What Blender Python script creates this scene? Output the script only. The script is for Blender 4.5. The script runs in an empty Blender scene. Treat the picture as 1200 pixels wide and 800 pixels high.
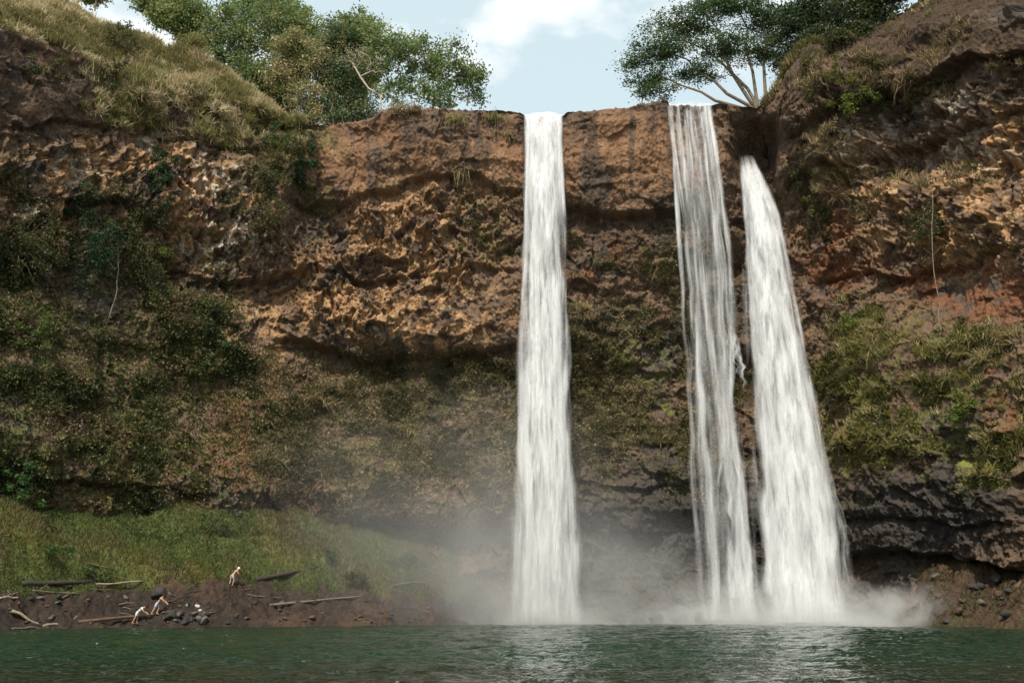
import bpy, math, random
import numpy as np
from mathutils import Vector

R = math.radians
rng = np.random.default_rng(7)
random.seed(7)
sc = bpy.context.scene
COL = sc.collection

# ------------------------------------------------------------------ camera, sky, sun, exposure
F = 1200.0                      # focal length in photo pixels (photo is 1200 x 800)
CAMZ = 1.62
PITCH = math.atan((711.0 - 400.0) / F)
SP, CP = math.sin(PITCH), math.cos(PITCH)
cam_d = bpy.data.cameras.new("camera")
cam_d.sensor_width = 36.0
cam_d.lens = 36.0
cam_d.clip_end = 3000.0
cam = bpy.data.objects.new("camera", cam_d)
COL.objects.link(cam)
cam.location = (0, 0, CAMZ)
cam.rotation_euler = (math.pi / 2 + PITCH, 0, 0)
sc.camera = cam

SUN = Vector((-0.16, -0.62, 0.76)).normalized()
SUN_EL = math.asin(SUN.z)
SUN_ROT = math.atan2(SUN.x, SUN.y)

world = bpy.data.worlds.new("World")
sc.world = world
world.use_nodes = True
wn, wl = world.node_tree.nodes, world.node_tree.links
wn.clear()
w_out = wn.new("ShaderNodeOutputWorld")
w_bg = wn.new("ShaderNodeBackground")
w_bg.inputs[1].default_value = 0.15
sky = wn.new("ShaderNodeTexSky")
sky.sky_type = 'NISHITA'
sky.sun_disc = False
sky.sun_elevation = SUN_EL
sky.sun_rotation = SUN_ROT
sky.air_density = 1.0
sky.dust_density = 2.0
sky.ozone_density = 1.2
w_tc = wn.new("ShaderNodeTexCoord")
w_map = wn.new("ShaderNodeMapping")
w_map.inputs['Scale'].default_value = (2.6, 2.6, 4.6)
w_map.inputs['Location'].default_value = (0.15, 0.0, 0.10)
w_no = wn.new("ShaderNodeTexNoise")
w_no.inputs['Scale'].default_value = 1.6
w_no.inputs['Detail'].default_value = 8
w_no.inputs['Roughness'].default_value = 0.52
w_rmp = wn.new("ShaderNodeValToRGB")
w_rmp.color_ramp.elements[0].position = 0.46
w_rmp.color_ramp.elements[1].position = 0.57
w_haze = wn.new("ShaderNodeMixRGB")       # thin high veil over the whole sky
w_haze.inputs[0].default_value = 0.85
w_haze.inputs[2].default_value = (3.95, 4.75, 4.95, 1)
w_mix = wn.new("ShaderNodeMixRGB")
w_mix.inputs[2].default_value = (6.4, 6.4, 6.35, 1)
wl.new(w_tc.outputs['Generated'], w_map.inputs[0])
wl.new(w_map.outputs[0], w_no.inputs['Vector'])
wl.new(w_no.outputs[0], w_rmp.inputs[0])
wl.new(sky.outputs[0], w_haze.inputs[1])
wl.new(w_haze.outputs[0], w_mix.inputs[1])
wl.new(w_rmp.outputs[0], w_mix.inputs[0])
wl.new(w_mix.outputs[0], w_bg.inputs[0])
wl.new(w_bg.outputs[0], w_out.inputs[0])

sun_d = bpy.data.lights.new("sun", 'SUN')
sun_d.energy = 3.9
sun_d.angle = R(0.53)
sun_d.color = (1.0, 0.93, 0.82)
sun = bpy.data.objects.new("sun", sun_d)
COL.objects.link(sun)
sun.rotation_euler = SUN.to_track_quat('Z', 'Y').to_euler()
sun.location = (-60, -60, 120)

sc.view_settings.view_transform = 'Standard'
sc.view_settings.look = 'None'
sc.view_settings.gamma = 1.0
sc.view_settings.use_curve_mapping = False
sc.view_settings.exposure = 0.36
sc.render.engine = 'CYCLES'
cy = sc.cycles
cy.use_denoising = True
cy.max_bounces = 8
cy.diffuse_bounces = 3
cy.glossy_bounces = 3
cy.transmission_bounces = 4
cy.transparent_max_bounces = 40
cy.volume_bounces = 2
cy.volume_step_rate = 1.0
cy.volume_max_steps = 128
cy.caustics_reflective = False
cy.caustics_refractive = False

# ------------------------------------------------------------------ projection helpers
def at(px, py, Y):
    a, b = (px - 600.0) / F, (400.0 - py) / F
    dy, dz = CP - b * SP, SP + b * CP
    k = Y / dy
    return np.array((a * k, Y, CAMZ + dz * k))

def project(P):
    P = np.asarray(P, float)
    z = P[..., 2] - CAMZ
    d = P[..., 1] * CP + z * SP
    v = -P[..., 1] * SP + z * CP
    d = np.where(np.abs(d) < 1e-3, 1e-3, d)
    return 600.0 + F * P[..., 0] / d, 400.0 - F * v / d

def z_for(Y, py):
    k = (400.0 - py) / F
    return CAMZ + Y * (k * CP + SP) / (CP - k * SP)

# ------------------------------------------------------------------ noise helpers
_T = {}
def _tab(seed):
    if seed not in _T:
        _T[seed] = np.random.default_rng(1000 + seed).random((256, 256))
    return _T[seed]

def vnoise(x, y, seed=0):
    t = _tab(seed)
    xi, yi = np.floor(x).astype(np.int64), np.floor(y).astype(np.int64)
    fx, fy = x - xi, y - yi
    fx, fy = fx * fx * fx * (fx * (fx * 6 - 15) + 10), fy * fy * fy * (fy * (fy * 6 - 15) + 10)
    x0, x1, y0, y1 = xi & 255, (xi + 1) & 255, yi & 255, (yi + 1) & 255
    return ((t[x0, y0] * (1 - fx) + t[x1, y0] * fx) * (1 - fy) + (t[x0, y1] * (1 - fx) + t[x1, y1] * fx) * fy) * 2 - 1

def fbm(x, y, o=4, seed=0, gain=0.5):
    s, a, n = 0.0, 1.0, 0.0
    for i in range(o):
        s = s + a * vnoise(x * 2.03 ** i + 17.3 * i, y * 2.03 ** i + 9.1 * i, seed + i)
        n += a
        a *= gain
    return s / n * 1.6

def ridged(x, y, o=4, seed=0):
    s, a, n = 0.0, 1.0, 0.0
    for i in range(o):
        s = s + a * (1 - np.abs(vnoise(x * 2.1 ** i + 5.3 * i, y * 2.1 ** i, seed + i)) * 2)
        n += a
        a *= 0.5
    return s / n

def facets(x, y, seed=0, tilt=0.5, scal=0.0):
    """Random tilted planes on a jittered cell pattern: the chipped faces of broken rock."""
    xi, yi = np.floor(x).astype(np.int64), np.floor(y).astype(np.int64)
    best = np.full(x.shape, 1e9); sec = np.full(x.shape, 1e9)
    h = np.zeros(x.shape); cid = np.zeros(x.shape)
    tx, ty, ta, tb, tc = [_tab(seed * 7 + 300 + k) for k in range(5)]
    for i in (-1, 0, 1):
        for j in (-1, 0, 1):
            cx, cyy = (xi + i) & 255, (yi + j) & 255
            dx = x - (xi + i + tx[cx, cyy]); dy = y - (yi + j + ty[cx, cyy])
            d = dx * dx + dy * dy
            m = d < best
            sec = np.where(m, best, np.minimum(sec, d))
            hh = (tc[cx, cyy] * 2 - 1) + scal * (d - 0.25) + tilt * ((ta[cx, cyy] * 2 - 1) * dx + (tb[cx, cyy] * 2 - 1) * dy) * 2
            h = np.where(m, hh, h); cid = np.where(m, ta[cx, cyy], cid)
            best = np.where(m, d, best)
    return h, cid, np.sqrt(sec) - np.sqrt(best)

def sstep(a, b, x):
    t = np.clip((x - a) / (b - a), 0, 1)
    return t * t * (3 - 2 * t)

def tabf(pts):
    xs, ys = [p[0] for p in pts], [p[1] for p in pts]
    return lambda u: np.interp(u, xs, ys)

def blob(u, v, items, soft=0.45):
    """union of soft ellipses (cx, cy, rx, ry[, angle]) : 1 inside, 0 outside"""
    out = np.zeros(np.shape(u))
    for it in items:
        cx, cyy, rx, ry = it[:4]
        a = R(it[4]) if len(it) > 4 else 0.0
        du, dv = u - cx, v - cyy
        if a:
            du, dv = du * math.cos(a) + dv * math.sin(a), -du * math.sin(a) + dv * math.cos(a)
        d = np.sqrt((du / rx) ** 2 + (dv / ry) ** 2)
        out = np.maximum(out, 1 - sstep(1 - soft, 1 + soft, d))
    return out

# ------------------------------------------------------------------ mesh helpers
def link(o):
    COL.objects.link(o)
    return o

def mesh_np(name, verts, faces, color=None, floats=None, smooth=False, mats=()):
    """faces: int array (n, k) or list of such arrays"""
    me = bpy.data.meshes.new(name)
    verts = np.ascontiguousarray(verts, np.float32).reshape(-1, 3)
    fl = faces if isinstance(faces, list) else [faces]
    fl = [np.asarray(f, np.int32) for f in fl if len(f)]
    loops = np.concatenate([f.ravel() for f in fl])
    tot = np.concatenate([np.full(len(f), f.shape[1], np.int32) for f in fl])
    start = np.concatenate([[0], np.cumsum(tot)[:-1]]).astype(np.int32)
    me.vertices.add(len(verts)); me.vertices.foreach_set("co", verts.ravel())
    me.loops.add(len(loops)); me.loops.foreach_set("vertex_index", loops)
    me.polygons.add(len(tot)); me.polygons.foreach_set("loop_start", start)
    try:
        me.polygons.foreach_set("loop_total", tot)
    except Exception:
        pass
    me.update(calc_edges=True)
    if smooth:
        me.polygons.foreach_set("use_smooth", np.ones(len(tot), bool))
    if color is not None:
        at_ = me.attributes.new("tint", 'FLOAT_COLOR', 'POINT')
        c = np.ones((len(verts), 4), np.float32); c[:, :3] = np.asarray(color).reshape(-1, 3)
        at_.data.foreach_set("color", c.ravel())
    for k, arr in (floats or {}).items():
        a2 = me.attributes.new(k, 'FLOAT', 'POINT')
        a2.data.foreach_set("value", np.asarray(arr, np.float32).ravel())
    for m in mats:
        me.materials.append(m)
    return me

def obj(name, me, parent=None, loc=None):
    o = bpy.data.objects.new(name, me)
    link(o)
    if parent is not None:
        o.parent = parent
    if loc is not None:
        o.location = loc
    return o

def tag(o, label=None, cat=None, group=None, kind=None):
    if label: o["label"] = label
    if cat: o["category"] = cat
    if group: o["group"] = group
    if kind: o["kind"] = kind
    return o

def thing(name, label, cat, loc=(0, 0, 0), group=None):
    o = bpy.data.objects.new(name, None)
    o.empty_display_size = 0.3
    link(o); o.location = tuple(float(c) for c in loc)
    return tag(o, label, cat, group)

def grid_faces(nr, nc):
    i = np.arange(nr * nc).reshape(nr, nc)
    return np.stack([i[:-1, :-1].ravel(), i[:-1, 1:].ravel(), i[1:, 1:].ravel(), i[1:, :-1].ravel()], 1)

def tube_np(paths, sides=7):
    """paths: list of (points (n,3), radii (n)); returns verts, faces list"""
    V, Q, base = [], [], 0
    caps = []
    for pts, rad in paths:
        pts = np.asarray(pts, float); n = len(pts)
        tg = np.gradient(pts, axis=0)
        tg /= np.linalg.norm(tg, axis=1, keepdims=True) + 1e-9
        ref = np.where(np.abs(tg[:, 2:3]) > 0.9, np.array([[1.0, 0, 0]]), np.array([[0, 0, 1.0]]))
        a = np.cross(tg, ref); a /= np.linalg.norm(a, axis=1, keepdims=True) + 1e-9
        b = np.cross(tg, a)
        ang = np.linspace(0, 2 * np.pi, sides, endpoint=False)
        ring = pts[:, None] + np.asarray(rad)[:, None, None] * (np.cos(ang)[None, :, None] * a[:, None] + np.sin(ang)[None, :, None] * b[:, None])
        V.append(ring.reshape(-1, 3))
        idx = base + np.arange(n * sides).reshape(n, sides)
        nx = np.roll(idx, -1, 1)
        Q.append(np.stack([idx[:-1].ravel(), nx[:-1].ravel(), nx[1:].ravel(), idx[1:].ravel()], 1))
        caps.append(idx[0][::-1]); caps.append(idx[-1])
        base += n * sides
    return np.concatenate(V), [np.concatenate(Q), np.stack(caps)]

# ------------------------------------------------------------------ materials
def new_mat(name):
    m = bpy.data.materials.new(name); m.use_nodes = True
    nt = m.node_tree; nt.nodes.clear()
    out = nt.nodes.new("ShaderNodeOutputMaterial")
    return m, nt, out

def nd(nt, typ, **kw):
    n = nt.nodes.new(typ)
    for k, v in kw.items():
        n.inputs[k].default_value = v
    return n

def mat_tint(name, rough=0.9, bump=0.0, bscale=4.0, var=0.25, vscale=3.0, spec=0.2, bdist=0.1):
    """surface colour from the mesh's own tint, broken up by two procedural noises"""
    m, nt, out = new_mat(name); L = nt.links
    a = nt.nodes.new("ShaderNodeAttribute"); a.attribute_name = "tint"
    geo = nt.nodes.new("ShaderNodeNewGeometry")
    n1 = nd(nt, "ShaderNodeTexNoise", Scale=vscale, Detail=6.0, Roughness=0.65)
    L.new(geo.outputs['Position'], n1.inputs['Vector'])
    mr = nd(nt, "ShaderNodeMapRange")
    mr.inputs[1].default_value = 0.25; mr.inputs[2].default_value = 0.75
    mr.inputs[3].default_value = 1 - var; mr.inputs[4].default_value = 1 + var
    L.new(n1.outputs[0], mr.inputs[0])
    mx = nt.nodes.new("ShaderNodeVectorMath"); mx.operation = 'SCALE'
    L.new(a.outputs['Color'], mx.inputs[0]); L.new(mr.outputs[0], mx.inputs['Scale'])
    p = nd(nt, "ShaderNodeBsdfPrincipled", Roughness=rough)
    p.inputs['Specular IOR Level'].default_value = spec
    L.new(mx.outputs[0], p.inputs['Base Color'])
    if bump:
        n2 = nd(nt, "ShaderNodeTexNoise", Scale=bscale, Detail=7.0, Roughness=0.7)
        L.new(geo.outputs['Position'], n2.inputs['Vector'])
        bm = nd(nt, "ShaderNodeBump", Strength=bump, Distance=bdist)
        L.new(n2.outputs[0], bm.inputs['Height']); L.new(bm.outputs[0], p.inputs['Normal'])
    L.new(p.outputs[0], out.inputs[0])
    return m

def mat_leaf(name, trans=0.3):
    m, nt, out = new_mat(name); L = nt.links
    a = nt.nodes.new("ShaderNodeAttribute"); a.attribute_name = "tint"
    geo = nt.nodes.new("ShaderNodeNewGeometry")
    n1 = nd(nt, "ShaderNodeTexNoise", Scale=1.7, Detail=3.0)
    L.new(geo.outputs['Position'], n1.inputs['Vector'])
    mr = nd(nt, "ShaderNodeMapRange")
    mr.inputs[3].default_value = 0.65; mr.inputs[4].default_value = 1.35
    L.new(n1.outputs[0], mr.inputs[0])
    mx = nt.nodes.new("ShaderNodeVectorMath"); mx.operation = 'SCALE'
    L.new(a.outputs['Color'], mx.inputs[0]); L.new(mr.outputs[0], mx.inputs['Scale'])
    p = nd(nt, "ShaderNodeBsdfPrincipled", Roughness=0.55)
    p.inputs['Specular IOR Level'].default_value = 0.25
    L.new(mx.outputs[0], p.inputs['Base Color'])
    t = nt.nodes.new("ShaderNodeBsdfTranslucent"); L.new(mx.outputs[0], t.inputs[0])
    mix = nd(nt, "ShaderNodeMixShader"); mix.inputs[0].default_value = trans
    L.new(p.outputs[0], mix.inputs[1]); L.new(t.outputs[0], mix.inputs[2])
    L.new(mix.outputs[0], out.inputs[0])
    return m

M_ROCK = mat_tint("rock_face", rough=0.92, bump=0.8, bscale=6.0, var=0.32, vscale=2.6, spec=0.15, bdist=0.12)
def chip(m, sc_, st, dist):
    """adds scalloped chips with sharp edges under the fine grain"""
    nt = m.node_tree; L = nt.links
    bm = [n for n in nt.nodes if n.type == 'BUMP'][0]
    geo = [n for n in nt.nodes if n.type == 'NEW_GEOMETRY'][0]
    no = nd(nt, "ShaderNodeTexNoise", Scale=1.3, Detail=3.0)
    L.new(geo.outputs['Position'], no.inputs['Vector'])
    ma = nt.nodes.new("ShaderNodeVectorMath"); ma.operation = 'MULTIPLY_ADD'; ma.inputs[1].default_value = (0.5, 0.5, 0.5)
    L.new(no.outputs['Color'], ma.inputs[0]); L.new(geo.outputs['Position'], ma.inputs[2])
    mp = nd(nt, "ShaderNodeMapping"); mp.inputs['Scale'].default_value = (1, 1, 0.75)
    L.new(ma.outputs[0], mp.inputs[0])
    vo = nd(nt, "ShaderNodeTexVoronoi", Scale=sc_)
    L.new(mp.outputs[0], vo.inputs['Vector'])
    b2 = nd(nt, "ShaderNodeBump", Strength=st, Distance=dist)
    L.new(vo.outputs['Distance'], b2.inputs['Height']); L.new(b2.outputs[0], bm.inputs['Normal'])
chip(M_ROCK, 2.4, 0.9, 0.22)
M_SOIL = mat_tint("bank_soil", rough=0.95, bump=0.9, bscale=4.5, var=0.45, vscale=2.2, spec=0.1, bdist=0.2)

chip(M_SOIL, 2.8, 0.8, 0.16)
M_STONE = mat_tint("loose_stone", rough=0.85, bump=0.7, bscale=4.0, var=0.30, vscale=3.0, spec=0.25, bdist=0.08)
M_WOOD = mat_tint("weathered_wood", rough=0.85, bump=0.6, bscale=7.0, var=0.35, vscale=5.0, spec=0.2, bdist=0.05)
M_LEAF = mat_leaf("leaf", 0.38)
M_DRY = mat_leaf("dry_grass_blade", 0.35)
M_SKIN = mat_tint("skin", rough=0.55, var=0.06, spec=0.35)
M_CLOTH = mat_tint("cloth", rough=0.9, var=0.12, vscale=20.0, spec=0.1)
M_HAIR = mat_tint("hair", rough=0.6, var=0.2, vscale=30.0, spec=0.3)

# ------------------------------------------------------------------ the cliff
PLAN = np.array([(-80, 20), (-66, 46), (-55, 68), (-46.5, 85), (-38, 96), (-25, 104), (-12, 106), (0, 106.5), (14, 106.5), (25, 106),
                 (34, 102.5), (40.5, 95.5), (45.5, 86), (52, 71), (60, 52), (72, 24)], float)
def smooth_plan():
    d = np.concatenate([[0], np.cumsum(np.linalg.norm(np.diff(PLAN, axis=0), axis=1))])
    s = np.linspace(0, d[-1], 4000)
    p = np.stack([np.interp(s, d, PLAN[:, 0]), np.interp(s, d, PLAN[:, 1])], 1)
    k = np.exp(-np.linspace(-2.2, 2.2, 181) ** 2); k /= k.sum()
    pad = 90
    q = np.pad(p, ((pad, pad), (0, 0)), mode='reflect', reflect_type='odd')
    p = np.stack([np.convolve(q[:, i], k, mode='valid') for i in (0, 1)], 1)
    return s, p
_s, _p = smooth_plan()
_u0, _ = project(np.stack([_p[:, 0], _p[:, 1], np.full(len(_p), 20.0)], 1))
_vis = (_u0 > -60) & (_u0 < 1260)
_dens = np.where(_vis, 1 / 0.108, 1 / 0.9)
_cum = np.concatenate([[0], np.cumsum(0.5 * (_dens[1:] + _dens[:-1]) * np.diff(_s))])
NCOL = int(_cum[-1])
SCOL = np.interp(np.linspace(0, _cum[-1], NCOL), _cum, _s)
PX, PY = np.interp(SCOL, _s, _p[:, 0]), np.interp(SCOL, _s, _p[:, 1])
TX, TY = np.gradient(PX, SCOL), np.gradient(PY, SCOL)
_l = np.hypot(TX, TY); NX, NY = TY / _l, -TX / _l          # horizontal normal, towards the pool

brow = tabf([(-300, 60), (0, 42), (60, 56), (100, 78), (150, 104), (230, 112), (300, 132), (345, 150), (380, 147), (436, 141), (448, 130),
             (520, 128), (610, 133), (616, 138), (658, 138), (664, 133), (740, 126), (778, 117), (786, 124), (833, 126), (842, 123), (886, 128),
             (905, 118), (935, 100), (965, 78), (1005, 62), (1060, 44), (1120, 30), (1200, 12), (1400, -10)])
rise = tabf([(-300, 16), (0, 13), (100, 10), (160, 9.2), (230, 6.2), (300, 3.2), (345, 0.4), (380, 0.05), (880, 0.05), (905, 0.3), (960, 0.8),
             (1000, 1.5), (1060, 5), (1200, 8), (1400, 8)])
incl = tabf([(-300, 50), (250, 50), (345, 35), (380, 6), (880, 6), (905, 35), (1000, 48), (1060, 56), (1400, 60)])

H = np.full(NCOL, 52.0)
for _ in range(4):
    uu, _v = project(np.stack([PX, PY, H], 1))
    H = z_for(PY, brow(np.clip(uu, -300, 1400)))
UB, _ = project(np.stack([PX, PY, H], 1))
UB = np.clip(UB, -300, 1400)
H = H + 0.22 * fbm(SCOL / 2.2, SCOL * 0 + 3.3, 4, 61) * np.where((UB > 612) & (UB < 662), 0.15, 1) 
RISE, INC = rise(UB), np.radians(incl(UB))
NW, NS, NP = 490, 90, 26
ZB = -2.0
B = np.zeros((NW + NS + NP, NCOL, 3)); NRM = np.zeros_like(B)
fr = np.linspace(0, 1, NW)[:, None]
B[:NW, :, 0] = PX; B[:NW, :, 1] = PY; B[:NW, :, 2] = ZB + fr * (H - ZB)
t = np.linspace(0, 1, NS + 1)[1:, None]
ln = RISE / np.sin(INC) + 0.6
hx, hz = ln * np.cos(INC), ln * np.sin(INC)
B[NW:NW + NS, :, 0] = PX - NX * hx * t; B[NW:NW + NS, :, 1] = PY - NY * hx * t; B[NW:NW + NS, :, 2] = H + hz * t
t2 = (np.linspace(0, 1, NP + 1)[1:, None]) ** 1.8 * 70
B[NW + NS:, :, 0] = (PX - NX * hx) - NX * t2; B[NW + NS:, :, 1] = (PY - NY * hx) - NY * t2; B[NW + NS:, :, 2] = H + hz + 0.05 * t2
cosw = np.ones((NW + NS + NP, NCOL)); sinw = np.zeros_like(cosw)
ci, si = np.cos(INC), np.sin(INC)
NRM[:NW, :, 0] = NX; NRM[:NW, :, 1] = NY
NRM[NW:NW + NS, :, 0] = NX * si; NRM[NW:NW + NS, :, 1] = NY * si; NRM[NW:NW + NS, :, 2] = ci
NRM[NW + NS:, :, 2] = 1
# round the normal across the brow
for k in range(16):
    NRM[1:-1] = 0.5 * NRM[1:-1] + 0.25 * (NRM[:-2] + NRM[2:])
NRM /= np.linalg.norm(NRM, axis=2, keepdims=True)

U, V = project(B)
S2 = np.broadcast_to(SCOL, U.shape)
Z2 = B[..., 2].copy()
top = np.zeros(U.shape); top[NW:] = 1.0
wv = fbm(S2 / 5.0, Z2 / 5.0, 3, 11)
wu = fbm(S2 / 5.0 + 40, Z2 / 5.0, 3, 15)
UW, VW = U + 9 * wu, V + 9 * wv
wall = 1 - top

def undercut(poly, depth, fall, ramp=5.0, end=25.0):
    xs = [p[0] for p in poly]
    line = np.interp(UW, xs, [p[1] for p in poly])
    dv = VW - line
    e = sstep(xs[0] - end, xs[0] + end * .3, U) * (1 - sstep(xs[-1] - end * .3, xs[-1] + end, U))
    return -depth * sstep(0, ramp, dv) * np.exp(-np.clip(dv, 0, None) / fall) * e

D = np.zeros(U.shape)
# broad shape of the amphitheatre wall
mid = sstep(330, 420, U) * (1 - sstep(930, 1010, U))
prof = tabf([(100, 0.2), (190, 0.5), (225, 0.2), (260, -0.7), (330, -1.2), (395, -0.6), (430, -2.2), (500, -0.6), (570, 0.9), (597, 0.9), (625, -0.8), (760, -1.0)])
D += prof(VW) * mid
# the recess behind the two right-hand falls
D -= 2.6 * blob(UW, VW, [(760, 560, 120, 190), (880, 520, 90, 260)], 0.6)
profl = tabf([(40, 0.6), (130, 0.9), (165, 0.2), (240, 0.0), (330, -1.0), (400, 0.4), (520, 1.6), (575, 1.6), (600, 1.0), (625, -1.5), (760, -2)])
D += profl(VW) * (1 - sstep(280, 380, U))
profr = tabf([(0, 0.2), (80, 1.6), (150, 0.0), (185, -1.4), (215, 0.2), (260, 0.9), (330, -0.3), (400, 1.2), (520, 2.4), (600, 2.6), (650, 1.6), (760, 0)])
D += profr(VW) * sstep(960, 1060, U)
# overhangs
D += undercut([(352, 240), (400, 232), (445, 212), (500, 198), (545, 196), (600, 222)], 1.7, 26)
D += undercut([(430, 322), (480, 318), (530, 308), (600, 318)], 1.3, 12)
D += undercut([(335, 395), (375, 402), (430, 412), (490, 406), (560, 404), (610, 396)], 2.6, 20, 6)
D += undercut([(660, 232), (720, 236), (790, 232), (800, 225)], 2.4, 30)
D += undercut([(660, 320), (720, 330), (800, 322)], 0.8, 18)
D += undercut([(240, 602), (330, 604), (450, 612), (600, 606)], 3.6, 26, 6)
D += undercut([(670, 560), (740, 566), (870, 560)], 1.4, 18)
D += undercut([(20, 150), (90, 142), (150, 150), (210, 162), (300, 170)], 1.2, 16)
D += undercut([(90, 232), (150, 245), (215, 262), (260, 270)], 2.0, 34)
D += undercut([(200, 318), (280, 322), (345, 325)], 1.9, 18)
D += undercut([(60, 560), (140, 570), (230, 575)], 1.5, 14)
D += undercut([(925, 205), (985, 192), (1040, 172), (1110, 150), (1200, 120)], 2.0, 14)
D += undercut([(940, 165), (1000, 128), (1080, 96), (1200, 60)], 2.2, 45)
D += undercut([(960, 318), (1060, 322), (1120, 300), (1200, 290)], 1.4, 16)
D += undercut([(985, 520), (1090, 530), (1200, 535)], 1.0, 12)
D += undercut([(985, 604), (1090, 610), (1200, 612)], 1.2, 10, 3)
D += undercut([(985, 640), (1090, 646), (1200, 655)], 4.0, 40, 4)
# buttress at the right, the cleft the third fall comes out of, a rib and a spur at the left
D += 4.2 * blob(UW, VW, [(972, 145, 50, 75, 15)], 0.45)
D += 1.6 * blob(UW, VW, [(1035, 90, 60, 40)], 0.7)
D -= 4.2 * blob(U + 7 * wu, V + 7 * wv, [(890, 170, 24, 42)], 0.5) * sstep(130, 142, V + 4 * wv)
D -= 2.4 * blob(UW, VW, [(880, 300, 30, 160)], 0.5)
D += 1.5 * blob(UW, VW, [(305, 225, 38, 70)], 0.5)
D -= 1.3 * blob(UW, VW, [(362, 270, 26, 60)], 0.5)
D += 0.8 * blob(UW, VW, [(755, 180, 18, 60), (430, 190, 12, 50), (545, 190, 14, 30)], 0.6)
D += 1.6 * fbm(S2 / 13, Z2 / 11, 3, 21) * (0.7 + 0.3 * wall) * np.where(top > 0, 0.55, 1)
# broken rock
smooth_zone = blob(UW, VW, [(430, 180, 110, 48), (720, 175, 130, 55), (590, 175, 60, 45)], 0.35)
soil_zone = blob(UW, VW, [(1150, 345, 70, 40), (1120, 45, 120, 40), (300, 490, 45, 70), (60, 110, 70, 40)], 0.5)
veg_zone = blob(UW, VW, [(110, 470, 200, 120), (470, 510, 150, 75), (720, 500, 90, 60), (1080, 435, 120, 60)], 0.5)
rough = 1.0 - 0.62 * smooth_zone - 0.5 * soil_zone - 0.45 * veg_zone
rough = np.clip(rough, 0.25, 1) * np.where(top > 0, 0.35, 1)
colz = blob(UW, VW, [(490, 270, 110, 65), (400, 340, 80, 55), (120, 220, 160, 60), (240, 290, 110, 60), (1100, 200, 130, 90), (1060, 270, 130, 50)], 0.4)
wx, wz = 0.6 * fbm(S2 / 3.0, Z2 / 3.0, 2, 31), 0.6 * fbm(S2 / 3.0 + 9, Z2 / 3.0, 2, 35)
f1, id1, e1 = facets((S2 + wx) / 3.1, (Z2 + wz) / 2.6, 1, 0.9)
f2, id2, e2 = facets((S2 + wx) / 1.05, (Z2 + 0.6 * wz) / 1.35, 2, 1.0, 1.3)
f3, id3, e3 = facets((S2 + 0.5 * wx) / 0.48, (Z2 + 0.5 * wz) / 0.6, 3, 1.0, 1.2)
f4, id4, e4 = facets((S2 + 0.3 * wx) / 0.26, (Z2 + 0.3 * wz) / 0.30, 4, 1.0, 1.0)
f5, id5, e5 = facets((S2 + 0.4 * wx) / 0.62, (Z2 + 0.5 * wz) / 1.9, 5, 0.8, 1.0)
D += rough * (0.42 * f1 + (0.22 + 0.18 * colz) * f2 + (0.11 + 0.09 * colz) * f3 + 0.07 * f4 + 0.24 * colz * f5)
D -= rough * 0.22 * colz * (1 - sstep(0, 0.18, e5))
D -= rough * 0.25 * (1 - sstep(0, 0.16, e2)) * (0.4 + 0.9 * colz)
D += rough * 0.16 * ridged(S2 / 2.4, Z2 / 1.1, 4, 41)
# horizontal beds and vertical runnels
D += 0.30 * vnoise(S2 / 20, (Z2 + 0.6 * wv) / 0.9, 51) * (wall * (0.4 + 0.9 * blob(U, V, [(1100, 590, 140, 60), (740, 590, 120, 60)], .4)))
D += smooth_zone * (0.22 * ridged(S2 / 2.3 + 0.3 * wx, Z2 / 9 + 0.3 * wx, 3, 45) + 0.16 * vnoise(S2 / 0.9 + wx * .5, Z2 / 4, 49) + 0.22 * fbm(S2 / 1.4, Z2 / 1.8, 4, 47))
D += 0.05 * fbm(S2 / 0.3, Z2 / 0.3, 2, 55) * (1 + np.where(top > 0, 1, 0))
NZ = np.where((U > 340) & (U < 892), 0.15, 1.0)
VW3 = B + NRM * D[..., None] * np.stack([np.ones_like(D), np.ones_like(D), NZ], 2)
# keep the rim at its height where the wall leans out
_ur, _vr = project(VW3[NW - 1])
_dz = (_vr - brow(np.clip(_ur, -300, 1400))) * VW3[NW - 1, :, 1] / F
_w = ((_ur > 340) & (_ur < 892)).astype(float)
_k = np.hanning(23); _k /= _k.sum()
_dz = np.convolve(_dz * _w, _k, mode='same')
VW3[:NW, :, 2] += _dz * np.clip((B[:NW, :, 2] - 20) / (H - 20), 0, 1)
VW3[NW:, :, 2] += _dz
CV = VW3
# vertex normals
du = np.gradient(CV, axis=1); dv_ = np.gradient(CV, axis=0)
CN = np.cross(du, dv_); CN /= np.linalg.norm(CN, axis=2, keepdims=True) + 1e-9
sg = np.sign((CN * NRM).sum(2, keepdims=True)); CN = CN * np.where(sg == 0, 1, sg)

# rock and earth colours
def mixc(c, col, m):
    return c * (1 - m[..., None]) + np.array(col) * m[..., None]
n_a = fbm(S2 / 6, Z2 / 6, 5, 71); n_b = fbm(S2 / 1.6, Z2 / 1.6, 4, 76); n_c = fbm(S2 / 0.6, Z2 / 0.6, 3, 80); n_d = fbm(S2 / 1.7 + 0.5 * wx, Z2 / 6, 5, 84)
C = np.zeros(U.shape + (3,)) + np.array((0.150, 0.098, 0.064))
C = mixc(C, (0.085, 0.068, 0.055), sstep(-0.15, 0.35, n_a + 0.5 * n_b))
C = mixc(C, (0.21, 0.13, 0.075), sstep(0.25, 0.6, n_b + 0.4 * (id2 - .5)) * 0.7)
tan = blob(UW, VW, [(430, 185, 105, 50), (720, 180, 120, 55), (580, 180, 60, 50)], 0.4)
C = mixc(C, (0.200, 0.110, 0.060), tan * sstep(-0.9, 0.2, n_d + 0.4 * n_b) * 0.95)
C = mixc(C, (0.28, 0.175, 0.10), tan * sstep(0.2, 0.8, n_d - 0.3 * n_a) * 0.45)
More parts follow.
